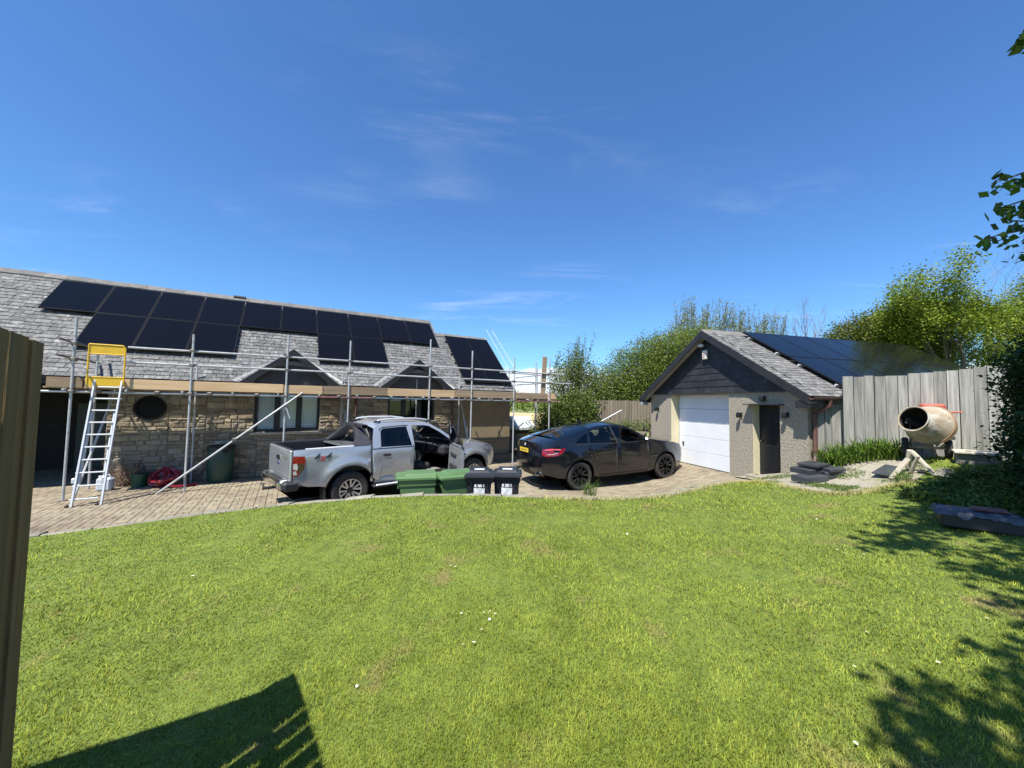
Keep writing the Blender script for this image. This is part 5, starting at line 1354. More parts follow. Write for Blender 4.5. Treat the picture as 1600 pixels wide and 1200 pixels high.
for k in range(230):
    a = rng.uniform(0, 6.28); r = rng.uniform(0, .30); p = Vector((-9.62 + r * math.cos(a), 9.72 + r * math.sin(a) * .7, rng.uniform(.0, .15)))
    d = Vector((rng.uniform(-.6, .6), rng.uniform(-.5, .5), rng.uniform(.1, 1.1))).normalized() * rng.uniform(.25, .75)
    mid = p + d * .5 + Vector((rng.uniform(-.08, .08),) * 3); e = p + d; e.z = min(max(e.z, .02), .95)
    tw.path([p, mid, e], [.006, .005, .002], 4)
tag(tw.build('twig_pile', mat('dead_twigs', (.20, .13, .085), (.33, .25, .18), scale=6, rough=.95, rnd=.3)), 'heap of dead brown twigs against the wall behind the ladder', 'twig pile', kind=None)

# ================================================================== by the garage
# --- stack of dark slabs
M_slab = mat('dark_slab', (.030, .034, .040), (.048, .053, .060), scale=4, rough=.55, rnd=.2)
sb = lawn_at(1300, 752)
for k, (dx, dy, dz, w_, d_, t_, rz, lab) in enumerate((
        (-.32, -.02, .0, .54, .32, .11, 12, 'long dark slab lying lowest at the front left of the slab stack'), (.16, .10, .0, .34, .36, .062, -8, 'dark slab at the bottom of the right pile of slabs'),
        (.18, .11, .065, .34, .35, .06, 4, 'second dark slab up in the right pile of slabs'), (.15, .12, .128, .35, .35, .06, -3, 'third dark slab up in the right pile of slabs'),
        (.17, .10, .191, .34, .36, .058, 8, 'fourth dark slab up in the right pile of slabs'),
        (-.20, .20, .118, .44, .38, .10, 20, 'dark slab bridging both piles just under the topmost slab'), (-.06, .22, .252, .44, .36, .055, 24, 'topmost dark slab lying tilted on the slab stack'))):
    z = lawn_z(sb.x + dx, sb.y + dy)
    zb = min(lawn_z(sb.x, sb.y), lawn_z(sb.x - .3, sb.y)) + .02
    o = MB().cbox((0, 0, t_ / 2), (w_, d_, t_), .008).build('slab', M_slab); o.location = (sb.x + dx, sb.y + dy + .15, zb + dz); o.rotation_euler = (R(2), R(-3), R(rz)); tag(o, lab, 'slab', 'dark slabs stacked by the garage')
# --- stone slab by the plants
p = lawn_at(1283, 712); o = MB().cbox((0, 0, .03), (.62, .30, .07), .02).build('stone_slab', M_kerb); o.location = (p.x, p.y + .1, p.z); o.rotation_euler = (0, 0, R(-12)); tag(o, 'flat grey stone slab laid at the foot of the garage downpipe', 'stone slab')
# --- cement mixer
M_drum = mat('cement_cream', (.40, .33, .235), (.29, .235, .165), scale=6, rough=.95, bump=.8, bscale=16, c3=(.47, .44, .38), s3=5, lo3=.5, hi3=.62)
M_ored = mat('faded_red', (.46, .095, .055), (.38, .08, .05), scale=4, rough=.6)
mx = empty('cement_mixer', (7.60, 7.10, 1.40)); tag(mx, 'cream cement mixer with red motor box standing before the board fence', 'cement mixer')
ax = Vector((-.94, -.20, .28)).normalized(); mouth = Vector((7.22, 6.92, 2.05)) - Vector((7.62, 7.12, 1.36)); base = mouth - ax * .70
q = ax.to_track_quat('Z', 'Y').to_matrix().to_4x4(); MD = Matrix.Translation(base) @ q
dm = MB().lathe([(.335, .26), (.345, .29), (.345, .32), (.335, .335), (.325, .39), (.27, .55), (.225, .68), (.235, .695), (.235, .71), (.215, .712), (.205, .700)], 36, MD).build('drum', M_drum, mx, smooth=True)
MB().lathe([(.205, .700), (.25, .55), (.305, .40), (.31, .28), (.18, .05), (.001, .04)], 36, MD).build('drum_lining', mat('darkened_lining', (.035, .03, .025), (.06, .05, .04), scale=6, rough=.9), dm, smooth=True)  # darkness inside the drum mouth is put into this lining colour
MB().lathe([(.001, 0), (.15, .0), (.20, .02), (.30, .14), (.334, .262)], 36, MD).build('drum_base', mat('rusty_cream', (.40, .25, .13), (.50, .36, .22), scale=7, rough=.9, bump=.6, bscale=14, c3=(.33, .13, .06), s3=3.5, lo3=.55, hi3=.7), mx, smooth=True)
MB().lathe([(.347, .285), (.362, .29), (.362, .315), (.347, .32)], 40, MD).build('gear_ring', mat('gear_ring', (.30, .19, .11), (.22, .14, .085), scale=8, rough=.9), mx)
for k in range(2):
    MB().box(MD @ Vector((.2 * math.cos(k * 3.1), .2 * math.sin(k * 3.1), .36)), (.03, .10, .36), (q @ Matrix.Rotation(k * 3.1, 4, 'Z')).to_3x3()).build('paddle', M_fit, dm)
wl_ = Vector((7.45, 7.30, 1.36)) - Vector((7.62, 7.12, 1.36)); wr_ = Vector((7.84, 6.92, 1.36)) - Vector((7.62, 7.12, 1.36)); aw = (wr_ - wl_).normalized()
for pw in (wl_, wr_):
    MW = Matrix.Translation(pw + Vector((0, 0, .165))) @ aw.to_track_quat('Z', 'Y').to_matrix().to_4x4()
    wq = MB().lathe([(.001, -.03), (.11, -.03), (.15, -.045), (.165, -.02), (.165, .02), (.15, .045), (.11, .03), (.001, .03)], 24, MW).build('wheel', M_tyre, mx, smooth=True)
    MB().lathe([(.03, .035), (.03, .05), (.001, .05)], 12, MW).build('hub', M_alu, wq)
MB().tube(wl_ + Vector((0, 0, .165)), wr_ + Vector((0, 0, .165)), .022).build('axle', M_drum, mx)
ctr = MD @ Vector((0, 0, .22))
for a, b in ((wl_ + aw * .10 + Vector((0, 0, .17)), ctr + Vector((-.12, .30, .02))), (wr_ - aw * .10 + Vector((0, 0, .17)), ctr + Vector((.12, -.10, -.30))), (wl_ + Vector((.20, .14, .0)), ctr + Vector((-.05, .30, -.02))), (Vector((.40, .20, .0)), ctr + Vector((.10, .18, .0)))): MB().tube(a, b, .02).build('frame_tube', M_drum, mx)
mo = MB().cbox(ctr + Vector((.26, .24, .27)), (.32, .26, .28), .03, Matrix.Rotation(R(-35), 3, 'Z')).build('motor_box', M_ored, mx)
MB().path([ctr + Vector((.28, .12, .26)), ctr + Vector((.40, .02, .26)), ctr + Vector((.50, -.04, .26))], .016, 8).build('tipping_handle', M_ored, mx)
MB().bbox(ctr + Vector((.22, .12, .16)), ctr + Vector((.36, .26, .34))).build('motor_guard', M_ored, mx)
# --- broken timber trestle in front of the mixer
M_pale = mat('pale_timber', (.56, .50, .38), (.46, .41, .31), scale=3, stretch=(1, 6, 6), rough=.9, rnd=.12)
tr = empty('timber_trestle', (0, 0, 0)); tag(tr, 'collapsed trestle of pale timber offcuts lying before the cement mixer', 'trestle')
def plank(a, b, w_, t_):
    a = Vector(a); b = Vector(b); d = (b - a); m_ = d.to_track_quat('X', 'Z').to_matrix(); MB().cbox((a + b) / 2, (d.length, w_, t_), .005, m_).build('plank', M_pale, tr)
P1 = lawn_at(1392, 750); P2 = lawn_at(1418, 738); P3 = lawn_at(1436, 744); P4 = lawn_at(1455, 742); U = Vector((0, 0, 1))
plank(P1 + U * .02, P1.lerp(P3, .75) + U * .30 + Vector((.05, .1, 0)), .09, .035); plank(P2 + U * .10, P3 + U * .42 + Vector((.02, .15, 0)), .08, .04); plank(P3 + U * .40 + Vector((.02, .12, 0)), P4 + U * .02 + Vector((0, -.05, 0)), .08, .04)
plank(P1 + U * .03 + Vector((.1, .2, 0)), P4 + U * .08 + Vector((.1, .1, 0)), .07, .03); plank(P2 + U * .02 + Vector((-.05, -.1, 0)), P3 + U * .34, .05, .03)
o = MB().cbox((0, 0, .02), (.5, .24, .025), .004).build('dark_offcut', M_slab); p = lawn_at(1386, 739); o.location = p + U * .03; o.rotation_euler = (R(5), R(-14), R(24)); tag(o, 'dark sheet offcut lying on the concrete beside the timber trestle', 'board')
# --- pale board lying behind, stone lump
p = Vector((7.55, 6.30, 0)); p.z = lawn_z(p.x, p.y)
p = at_y(1527, 707, 6.5); o = MB().cbox((0, 0, 0), (.55, .34, .035), .006).build('pale_board', M_pale); o.location = (p.x, p.y, p.z); o.rotation_euler = (R(3), 0, R(-42)); tag(o, 'pale weathered board lying flat at the fence foot right of the mixer', 'board')
for dx, dy in ((-.15, .1), (.15, -.15)): MB().bbox((p.x + dx - .1, p.y + dy - .08, lawn_z(p.x, p.y) - .05), (p.x + dx + .1, p.y + dy + .08, p.z - .018)).build('support_block', M_kerb, None) if False else None
bk = MB().cbox((0, 0, -.14), (.5, .22, .24), .02).build('support_block', M_kerb, o)
p = lawn_at(1478, 742); tag(lump('rock', (p.x, p.y, p.z - .02), .16, .12, .14, M_kerb, 1.7, .3, 0, 14, 2), 'pale rough rock in the weeds below the mixer wheel', 'rock')
# --- covered tray in the shade of the hedge
p = lawn_at(1528, 826); sx = empty('covered_crate', (p.x, p.y, p.z), R(-38)); tag(sx, 'low dark crate under crumpled blue-grey sheeting in the hedge shade', 'crate')
M_tarp = mat('blue_grey_sheet', (.07, .082, .105), (.045, .053, .07), scale=5, rough=.45, bump=.4, bscale=12)  # sheet colour darkened to carry the deep shade of this spot
MB().cbox((0, 0, .11), (1.00, .52, .22), .03).build('crate', M_kbin, sx)
n = 40; P = []; F = []
for i in range(n + 1):
    for j in range(n + 1):
        a = -1 + 2 * i / n; b = -1 + 2 * j / n; e = max(abs(a), abs(b)); h = .26 + .025 * mnoise.noise(Vector((a * 3, b * 3, 4.4))) + .015 * mnoise.noise(Vector((a * 9, b * 7, 1.4)))
        if e > .86: h -= ((e - .86) / .14) ** 1.3 * (.07 + .05 * mnoise.noise(Vector((a * 4, b * 4, 9))))
        P.append((a * .56, b * .32 + .02 * mnoise.noise(Vector((a * 5, 2, b))), h))
for i in range(n):
    for j in range(n): F.append((i * (n + 1) + j, (i + 1) * (n + 1) + j, (i + 1) * (n + 1) + j + 1, i * (n + 1) + j + 1))
MB().add(P, F).build('sheeting', M_tarp, sx, smooth=True); sx.scale = (.62, .66, .75)
MB().cbox((.15, .02, .30), (.42, .22, .05), .02).build('red_board', mat('dull_maroon', (.13, .06, .06), rough=.7), sx)
# --- small shed beyond the house end
sh = empty('garden_shed', (.30, 17.6, 0), HA); tag(sh, 'small grey shed with pale roof beyond the right end of the house', 'shed')
MB().bbox((-.1, -.05, -.1), (.75, 1.0, .85)).build('wall', mat('shed_boards', (.30, .28, .25), (.22, .21, .19), scale=3, stretch=(8, 8, .5), rough=.9), sh)
MB().bbox((-.13, -.09, .85), (.78, 1.03, 1.02)).build('painted_shade_band', M_dark, sh)  # added black band imitating the shade under the eaves
MB().prism([(-.2, 1.02), (1.1, 1.02), (1.1, 1.12), (.45, 1.62), (-.2, 1.12)], -.2, .85, 'x').build('roof', mat('pale_roof', (.55, .58, .56), (.45, .49, .48), scale=4, rough=.8), sh)
# --- white pole leaning in the shrubs behind the car
a = at_y(940, 658, 15.3); b = at_y(971, 641, 15.9); tag(MB().tube(a, b, .022).build('white_pole', M_white), 'white plastic pole leaning in the shrubs behind the dark car', 'pole')
# --- daisies in the lawn
M_pet = mat('daisy_petals', (.78, .78, .72), rough=.7); M_eye = mat('daisy_eye', (.65, .45, .03), rough=.7)
dz = [(722, 962), (731, 961), (756, 963), (768, 963), (776, 964), (766, 971), (754, 991), (726, 1014), (740, 1012), (703, 888), (710, 890), (896, 874), (1334, 1047), (1464, 1042), (1338, 1058), (1318, 867), (1349, 870), (1306, 861), (1278, 815), (1300, 814), (1540, 970), (1335, 1170), (868, 905), (1135, 1000), (980, 838), (560, 1075), (300, 905), (1352, 993)]
d0 = None
for i, (x_, y_) in enumerate(dz):
    p = lawn_at(x_, y_)
    if d0 is None:
        d0 = empty('daisy', p)
        mb = MB()
        for k in range(11):
            a = 2 * math.pi * k / 11; c, s_ = math.cos(a), math.sin(a); mb.add([(.004 * c, .004 * s_, .045), (.010 * c - .004 * s_, .010 * s_ + .004 * c, .049), (.0165 * c, .0165 * s_, .048), (.010 * c + .004 * s_, .010 * s_ - .004 * c, .049)], [(0, 1, 2, 3)])
        mb.build('petals', M_pet, d0); MB().lathe([(.0055, .046), (.004, .051), (.0005, .052)], 8).build('eye', M_eye, d0); MB().tube((0, 0, -.01), (0, 0, .046), .001, n=4).build('stem', M_blade, d0); d = d0
    else: d = dup_tree(d0); d.location = p
    d.rotation_euler = (rng.uniform(-.5, .2), rng.uniform(-.3, .3), rng.uniform(0, 6)); d.scale = (rng.uniform(.45, .8),) * 3
    tag(d, 'tiny white daisy flowering in the short grass of the lawn', 'flower', 'daisies in the lawn')
# ================================================================== plants
def quads(C, A, B):
    """leaf diamonds: centres C, half-length vectors A, half-width vectors B"""
    V = np.stack([C - A, C + B, C + A, C - B], 1).reshape(-1, 3); F = np.arange(len(V)).reshape(-1, 4); return V, F
def leaves(rs, cen, spread, per, L_, W_, up=.3, droop=0.0):
    cen = np.repeat(np.asarray(cen, float), per, 0); n = len(cen)
    C = cen + rs.normal(0, 1, (n, 3)) * np.asarray(spread)
    A = rs.normal(0, 1, (n, 3)); A[:, 2] = A[:, 2] * .6 - droop; A /= np.linalg.norm(A, axis=1, keepdims=True)
    N = rs.normal(0, 1, (n, 3)); N[:, 2] += up * 3; B = np.cross(A, N); B /= np.linalg.norm(B, axis=1, keepdims=True) + 1e-9
    s = rs.uniform(.65, 1.3, (n, 1)); return quads(C, A * L_ / 2 * s, B * W_ / 2 * s)
def branches(r_, p, d, ln, rad, depth, tips, mb, split=3, spread=.55, shrink=.72, up=.12, sides=5, seg=3, wob=.18, minr=.006):
    pts = [p]; rr = [rad]
    for i in range(seg):
        d = (d + Vector((r_.gauss(0, wob), r_.gauss(0, wob), r_.gauss(0, wob) + up))).normalized(); p = p + d * (ln / seg); pts.append(p); rr.append(max(minr * .6, rad * (1 - .45 * (i + 1) / seg)))
    mb.path(pts, rr, sides)
    if depth == 0: tips.append(p); tips.append(pts[-2]); return
    if depth <= 2: tips.append(p)
    for k in range(split + (1 if r_.random() < .3 else 0)):
        a = r_.uniform(0, 6.283); o = d.orthogonal().normalized(); o.rotate(Matrix.Rotation(a, 3, d)); nd = (d + o * r_.uniform(spread * .6, spread * 1.5)).normalized()
        st = pts[-1] if k < 2 else pts[r_.randint(1, seg)]
        branches(r_, st, nd, ln * shrink * r_.uniform(.75, 1.2), max(minr, rr[-1] * .72), depth - 1, tips, mb, split, spread, shrink, up, max(3, sides - 1), seg, wob, minr)
M_bark = mat('grey_bark', (.12, .10, .08), (.08, .07, .055), scale=6, stretch=(3, 3, .7), rough=.95, bump=.6, bscale=12)
M_twig = mat('bare_twigs', (.25, .21, .18), (.19, .16, .14), scale=4, rough=.95)
def leafmat(n, c1, c2, rnd=.42, trans=.3): return mat(n, c1, c2, scale=.9, rough=.55, rnd=rnd, hue=.018, trans=trans, spec=.3)
M_haw = leafmat('hawthorn_leaf', (.090, .138, .020), (.195, .245, .040))
M_haw2 = leafmat('bramble_leaf', (.085, .130, .024), (.155, .195, .042))
M_wil = leafmat('willow_leaf', (.15, .185, .07), (.25, .275, .13))
M_oak = leafmat('oak_leaf', (.120, .180, .014), (.210, .262, .022))
M_olv = leafmat('olive_leaf', (.10, .13, .022), (.165, .185, .035))
M_hedge = leafmat('privet_leaf', (.018, .045, .010), (.035, .075, .016))
M_syc = leafmat('sycamore_leaf', (.045, .10, .018), (.075, .145, .028))
M_iris = leafmat('strap_leaf', (.11, .20, .026), (.18, .27, .04), trans=.3)
M_weed = leafmat('weed_leaf', (.07, .13, .02), (.15, .21, .04))

def bush(name, pts, blobs, m, label, n, L_, W_, seed, spread=.16, per=9, cat='shrub', group=None, shoots=0, shoot_len=.8, base=None, core=True):
    """shrub from ellipsoid blobs (centre, radii): leaf clumps spread through them, stems inside, loose shoots on top"""
    rs = np.random.RandomState(seed); r_ = random.Random(seed)
    cs = []; vol = [b[1][0] * b[1][1] * b[1][2] for b in blobs]; tot = sum(vol)
    for (c, rad), v in zip(blobs, vol):
        k = max(6, int(n / per * v / tot)); d = rs.normal(0, 1, (k, 3)); d /= np.linalg.norm(d, axis=1, keepdims=True); rr = rs.uniform(0, 1, (k, 1)) ** .38
        lump_ = 1 + .22 * np.array([mnoise.noise(Vector(q) * 2.3 + Vector((seed, 0, 0))) for q in d])[:, None]
        cs.append(np.asarray(c) + d * rr * lump_ * np.asarray(rad))
    cs = np.concatenate(cs)
    root = empty(name, base or (float(cs[:, 0].mean()), float(cs[:, 1].mean()), float(cs[:, 2].min()))); tag(root, label, cat, group)
    O = np.array(root.location); V, F = leaves(rs, cs - O, spread, per, L_, W_)
    VV = [V]; FF = [F]; k0 = len(V)
    mb = MB()
    for i in range(shoots):
        c, rad = blobs[r_.randrange(len(blobs))]; a = r_.uniform(0, 6.283); q = math.sqrt(r_.random()) * .85
        p = Vector((c[0] + rad[0] * q * math.cos(a), c[1] + rad[1] * q * math.sin(a), c[2] + rad[2] * math.sqrt(1 - q * q) * .8)) - Vector(O)
        ln = shoot_len * r_.uniform(.5, 1.3); d = Vector((r_.uniform(-.1, .35), r_.uniform(-.2, .2), 1)).normalized(); e = p + d * ln; mb.path([p - d * .3, p + d * ln * .5 + Vector((r_.uniform(-.05, .05), 0, 0)), e], [.012, .008, .003], 4)
        t = rs.uniform(.0, 1, (int(ln * 44), 1)); lc = np.array(p) + t * np.array(e - p); v, f = leaves(rs, lc, .055, 1, L_ * .9, W_ * .8, .1); VV.append(v); FF.append(f + k0); k0 += len(v)
    np_mesh('crown', np.concatenate(VV), np.concatenate(FF), m, root)
    for b in blobs[:6]:
        c = Vector(b[0]) - Vector(O)
        for k in range(3): mb.path([Vector((c.x * .6 + r_.uniform(-.2, .2), c.y * .6 + r_.uniform(-.2, .2), min(-.1, c.z - b[1][2] * .9))), c + Vector((r_.uniform(-.3, .3), r_.uniform(-.3, .3), -b[1][2] * .2)), c + Vector((r_.uniform(-.5, .5) * b[1][0], r_.uniform(-.5, .5) * b[1][1], b[1][2] * .6))], [.05, .035, .012], 5)
    mb.build('trunk', M_bark, root)
    return root
def P3(px, py, y): p = at_y(px, py, y); return (p.x, p.y, p.z)
# --- hedge and shrubs between house and garage
bush('shrub', None, [(P3(868, 650, 16.2), (.75, .8, .75)), (P3(905, 640, 16.4), (.8, .8, .8)), (P3(850, 675, 16.0), (.5, .6, .5))], M_haw2, 'low leafy shrub beside the right end of the scaffold', 14000, .085, .055, 11, .14)
bush('shrub', None, [(P3(885, 600, 17.6), (.9, .9, 1.1)), (P3(905, 575, 17.8), (.7, .7, .8)), (P3(925, 620, 17.4), (.9, .9, .9))], M_haw2, 'straggly shrub with upright shoots between scaffold and hedge', 13000, .085, .05, 12, .20, shoots=38, shoot_len=.9)
bush('hedge_tree', None, [(P3(990, 585, 19), (1.4, 1.2, 1.35)), (P3(948, 608, 18.6), (1.1, 1.0, 1.05)), (P3(1022, 556, 19.3), (1.2, 1.1, 1.0)), (P3(990, 625, 18.6), (1.6, 1.0, 1.0))], M_haw, 'dense green hawthorn tree left of the garage gable', 42000, .075, .05, 13, .20, cat='tree', shoots=22, shoot_len=.55)
bush('hedge_tree', None, [(P3(1055, 560, 20), (1.5, 1.3, 1.5)), (P3(1035, 600, 19.2), (1.4, 1.2, 1.3)), (P3(1085, 540, 20.4), (1.2, 1.2, 1.0))], M_haw, 'dense green hawthorn tree rising behind the garage gable', 36000, .078, .05, 14, .19, cat='tree', shoots=14, shoot_len=.6)
bush('hedge_tree', None, [(P3(1075, 520, 22), (1.1, 1.0, .9)), (P3(1120, 522, 22.5), (1.2, 1.0, .8)), (P3(1168, 528, 23), (1.2, 1.0, .7)), (P3(1205, 535, 23), (.9, 1.0, .6))], M_wil, 'pale willow hedge with upright wind-blown shoots behind the garage roof', 12000, .12, .04, 15, .22, cat='tree', shoots=120, shoot_len=1.25)
bush('shrub', None, [(P3(945, 668, 15.7), (.5, .25, .22)), (P3(985, 668, 15.9), (.7, .3, .25)), (P3(1010, 664, 15.5), (.25, .3, .22))], M_weed, 'row of low green plants in the bed along the brown fence', 2600, .06, .035, 16, .10)
# --- trees behind the garage roof and the fence
bush('hedge_tree', None, [(P3(1345, 528, 18), (1.2, 1.0, 1.0)), (P3(1385, 520, 17.5), (1.2, 1.0, 1.1)), (P3(1425, 545, 17), (1.1, 1.0, 1.0)), (P3(1310, 535, 18.5), (.7, .8, .5)), (P3(1455, 560, 16.5), (.8, .8, .8))], M_olv, 'olive-green bushy tree behind the far end of the garage roof', 32000, .10, .055, 17, .17, cat='tree', shoots=16, shoot_len=.6)
def tree(name, base, h, seed, m, label, depth, leaf, per, spread_l, trunk_r, ln, split=3, spread=.6, shrink=.74, up=.10, lean=(0, 0, 1), wob=.18, group=None):
    r_ = random.Random(seed); rs = np.random.RandomState(seed); root = empty(name, base); tag(root, label, 'tree', group); tips = []; mb = MB()
    branches(r_, Vector((0, 0, -.2)), Vector(lean).normalized(), ln, trunk_r, depth, tips, mb, split, spread, shrink, up, 8, 3, wob)
    mb.build('trunk', M_bark if leaf else M_twig, root, fix=False)
    if leaf:
        T_ = np.array([tuple(t) for t in tips]); V, F = leaves(rs, T_, spread_l, per, leaf[0], leaf[1], .35); np_mesh('crown', V, F, m, root)
    return root
b = P3(1503, 590, 15.5)
tree('oak_tree', (b[0], b[1], 1.4), 7, 21, M_oak, 'spreading yellow-green oak tree behind the board fence', 5, (.085, .06), 58, .21, .28, 2.08, 3, .62, .79, .06, (.04, 0, 1), .16)
bush('hedge_tree', None, [(P3(1590, 520, 17), (1.3, 1.2, 1.3)), (P3(1630, 480, 17.5), (1.4, 1.2, 1.5)), (P3(1555, 560, 16.5), (.9, .9, .7))], M_oak, 'leafy green tree crown at the right edge behind the hedge and fence', 26000, .09, .06, 18, .2, cat='tree', shoots=16, shoot_len=.5)
b = P3(1275, 560, 25)
tree('bare_tree', (b[0], b[1], .3), 6, 22, None, 'leafless grey tree standing behind the garage ridge', 4, None, 0, 0, .16, 3.3, 4, .36, .68, .16, (0, 0, 1), .10)
b = P3(1580, 590, 24)
tree('bare_tree', (b[0], b[1], .5), 9, 27, None, 'tall leafless tree behind the oak at the right edge', 5, None, 0, 0, .2, 4.0, 3, .5, .72, .08, (-.05, 0, 1), .14)
b = P3(1500, 590, 23)
tree('bare_tree', (b[0], b[1], .5), 9, 29, None, 'low tangle of leafless branches seen below the oak crown', 4, None, 0, 0, .12, 2.0, 3, .7, .74, .06, (.05, 0, 1), .16)
# --- dark hedge at the right edge
bush('hedge', None, [((7.2, 4.65, 2.40), (.75, .75, .95)), ((7.45, 5.0, 2.85), (.65, .65, .55)), ((6.75, 4.5, 1.75), (.66, .6, .60)), ((7.6, 5.3, 1.9), (.5, .5, .7)), ((6.4, 4.25, 1.40), (.55, .5, .4))], M_hedge, 'dark small-leaved hedge bush shading the right edge of the lawn', 75000, .055, .036, 31, .085, per=10, cat='hedge', shoots=30, shoot_len=.35)
# --- overhanging tree beside and above the camera: its shadow lies on the lawn
r_ = random.Random(5); rs = np.random.RandomState(5)
ot = empty('sycamore_tree', (7.6, -1.6, .9)); tag(ot, 'broad-leaved tree at the right edge whose leafy branch hangs into the sky', 'tree')
O = Vector(ot.location); mb = MB()
mb.path([Vector((0, 0, -.3)), Vector((-.1, .1, 1.5)), Vector((-.3, .3, 3.0)), Vector((-.6, .6, 4.6))], [.26, .22, .18, .13], 9)
CL = [((5.6, 1.0, 6.4), (1.5, 1.5, .9)), ((6.6, .0, 6.8), (1.6, 1.7, 1.0)), ((4.6, .6, 6.1), (1.0, 1.1, .6)), ((5.0, 2.0, 6.3), (1.1, .9, .7)), ((3.7, .9, 6.3), (.75, .55, .35)), ((2.9, .6, 6.5), (.55, .35, .25)), ((3.5, 1.75, 6.6), (.65, .3, .25)),
      ((2.4, -.2, 6.4), (.6, .4, .25)), ((1.6, -.55, 6.3), (.55, .3, .2)), ((.7, -.75, 6.2), (.5, .2, .2)), ((1.5, -1.1, 6.2), (.6, .3, .2)), ((.4, -1.05, 6.2), (.35, .2, .2)), ((3.4, -.4, 6.5), (.7, .5, .3)), ((2.6, -1.0, 6.5), (.6, .4, .3)), ((2.5, 1.3, 6.6), (.5, .22, .2)), ((6.8, 2.0, 6.5), (1.3, 1.2, .9)), ((4.3, -.8, 6.6), (1.0, .9, .6)), ((4.2, 1.9, 6.4), (.95, .8, .5)), ((5.1, 2.8, 6.6), (1.0, .7, .5)), ((6.0, 3.0, 6.8), (1.0, .8, .6))]
cs = []
for c, rad in CL:
    k = int(34 + 170 * rad[0] * rad[1]) if rad[0] > .9 else int(9 + 75 * rad[0] * rad[1]); d = rs.normal(0, 1, (k, 3)); d /= np.linalg.norm(d, axis=1, keepdims=True); cs.append(np.asarray(c) + d * rs.uniform(0, 1, (k, 1)) ** .4 * np.asarray(rad))
    st = Vector((-.6, .6, 4.6)) if r_.random() < .6 else Vector((-.3, .3, 3.2)); e = Vector(c) - O; mid = st.lerp(e, .5) + Vector((0, 0, .35)); mb.path([st, mid, e], [.07, .05, .02], 6)
    for k in range(5): q = e + Vector((r_.uniform(-1, 1) * rad[0], r_.uniform(-1, 1) * rad[1], r_.uniform(-.5, .5) * rad[2])); mb.path([e, e.lerp(q, .5) + Vector((0, 0, .05)), q], [.018, .012, .005], 4)
V, F = leaves(rs, np.concatenate(cs) - np.array(O), .11, 8, .13, .10, .8)
# hanging sprays that reach into the picture
sp_c = []
def spray(px, py, y, tox, toy):
    a = Vector(P3(px, py, y)); b = Vector(P3(tox, toy, y + .25)); mb.path([b - O, a.lerp(b, .5) + Vector((0, 0, .04)) - O, a - O], [.012, .008, .003], 5)
    for t in np.linspace(0, 1, 9): q = a.lerp(b, t); sp_c.append((q.x - O.x, q.y - O.y, q.z - O.z - .03))
spray(1556, 285, 3.0, 1640, 270); spray(1562, 325, 3.0, 1640, 315); spray(1540, 372, 3.1, 1650, 362); spray(1590, 340, 3.05, 1660, 300); spray(1594, 62, 2.9, 1660, 30); spray(1594, 395, 3.2, 1680, 400)
V2, F2 = leaves(rs, np.array(sp_c), .04, 6, .085, .058, .5, .2)
top_b = Vector(P3(1660, 270, 3.25)) - O; mb.path([Vector((-.6, .6, 4.6)), Vector((-1.6, 2.6, 5.0)), top_b], [.07, .04, .014], 6); mb.path([top_b, Vector(P3(1655, 360, 3.3)) - O, Vector(P3(1680, 405, 3.3)) - O], [.014, .01, .008], 5)
np_mesh('crown', np.concatenate([V, V2]), np.concatenate([F, F2 + len(V)]), M_syc, ot); mb.build('trunk', M_bark, ot, fix=False)

# --- strap-leaved plants along the fence
def blades_mesh(rs, base, n, rad, hmin, hmax, w, out=.5, seg=4):
    V = []; F = []
    for i in range(n):
        a = rs.uniform(0, 6.283); r0 = rad * math.sqrt(rs.uniform()); p = np.array([base[0] + r0 * math.cos(a), base[1] + r0 * math.sin(a), base[2]]); h = rs.uniform(hmin, hmax); b = rs.uniform(0, 6.283); o = np.array([math.cos(b), math.sin(b), 0]) * out * rs.uniform(.3, 1.4); side = np.array([-math.sin(b), math.cos(b), 0]) * w / 2; k = len(V)
        for j in range(seg + 1):
            t = j / seg; c = p + o * h * t ** 2 + np.array([0, 0, h * (t - .35 * t ** 3 * np.linalg.norm(o))]); ww = side * (1 - t ** 2.5) + side * .04; V += [c - ww, c + ww]
        F += [(k + 2 * j, k + 2 * j + 1, k + 2 * j + 3, k + 2 * j + 2) for j in range(seg)]
    return np.array(V), np.array(F)
rs = np.random.RandomState(41)
for i, (px_, py_) in enumerate(((6.58, 7.96), (6.80, 7.88), (7.02, 7.76), (7.22, 7.62), (7.40, 7.50))):
    p = Vector((px_, py_, lawn_z(px_, py_))); e = empty('iris_clump', (p.x, p.y, p.z)); V, F = blades_mesh(rs, (0, 0, -.02), 110, .22, .30, .58, .028, .85); np_mesh('leaves', V, F, M_iris, e)
    tag(e, 'clump of green strap-leaved plants at the fence foot, %s from the downpipe' % ORD[i], 'plant', 'strap-leaved plants along the fence')
for i, (px_, py_, lab) in enumerate(((921, 772, 'tuft of long grass growing at the kerb by the dark car rear wheel'), (1412, 752, 'tuft of bright grass under the timber trestle'), (1330, 722, 'dry grass tuft before the strap-leaved plants'))):
    p = lawn_at(px_, py_); e = empty('grass_tuft', (p.x, p.y, p.z)); V, F = blades_mesh(rs, (0, 0, -.02), 60, .11, .15, .34, .008, .9); np_mesh('leaves', V, F, M_weed, e); tag(e, lab, 'grass tuft')
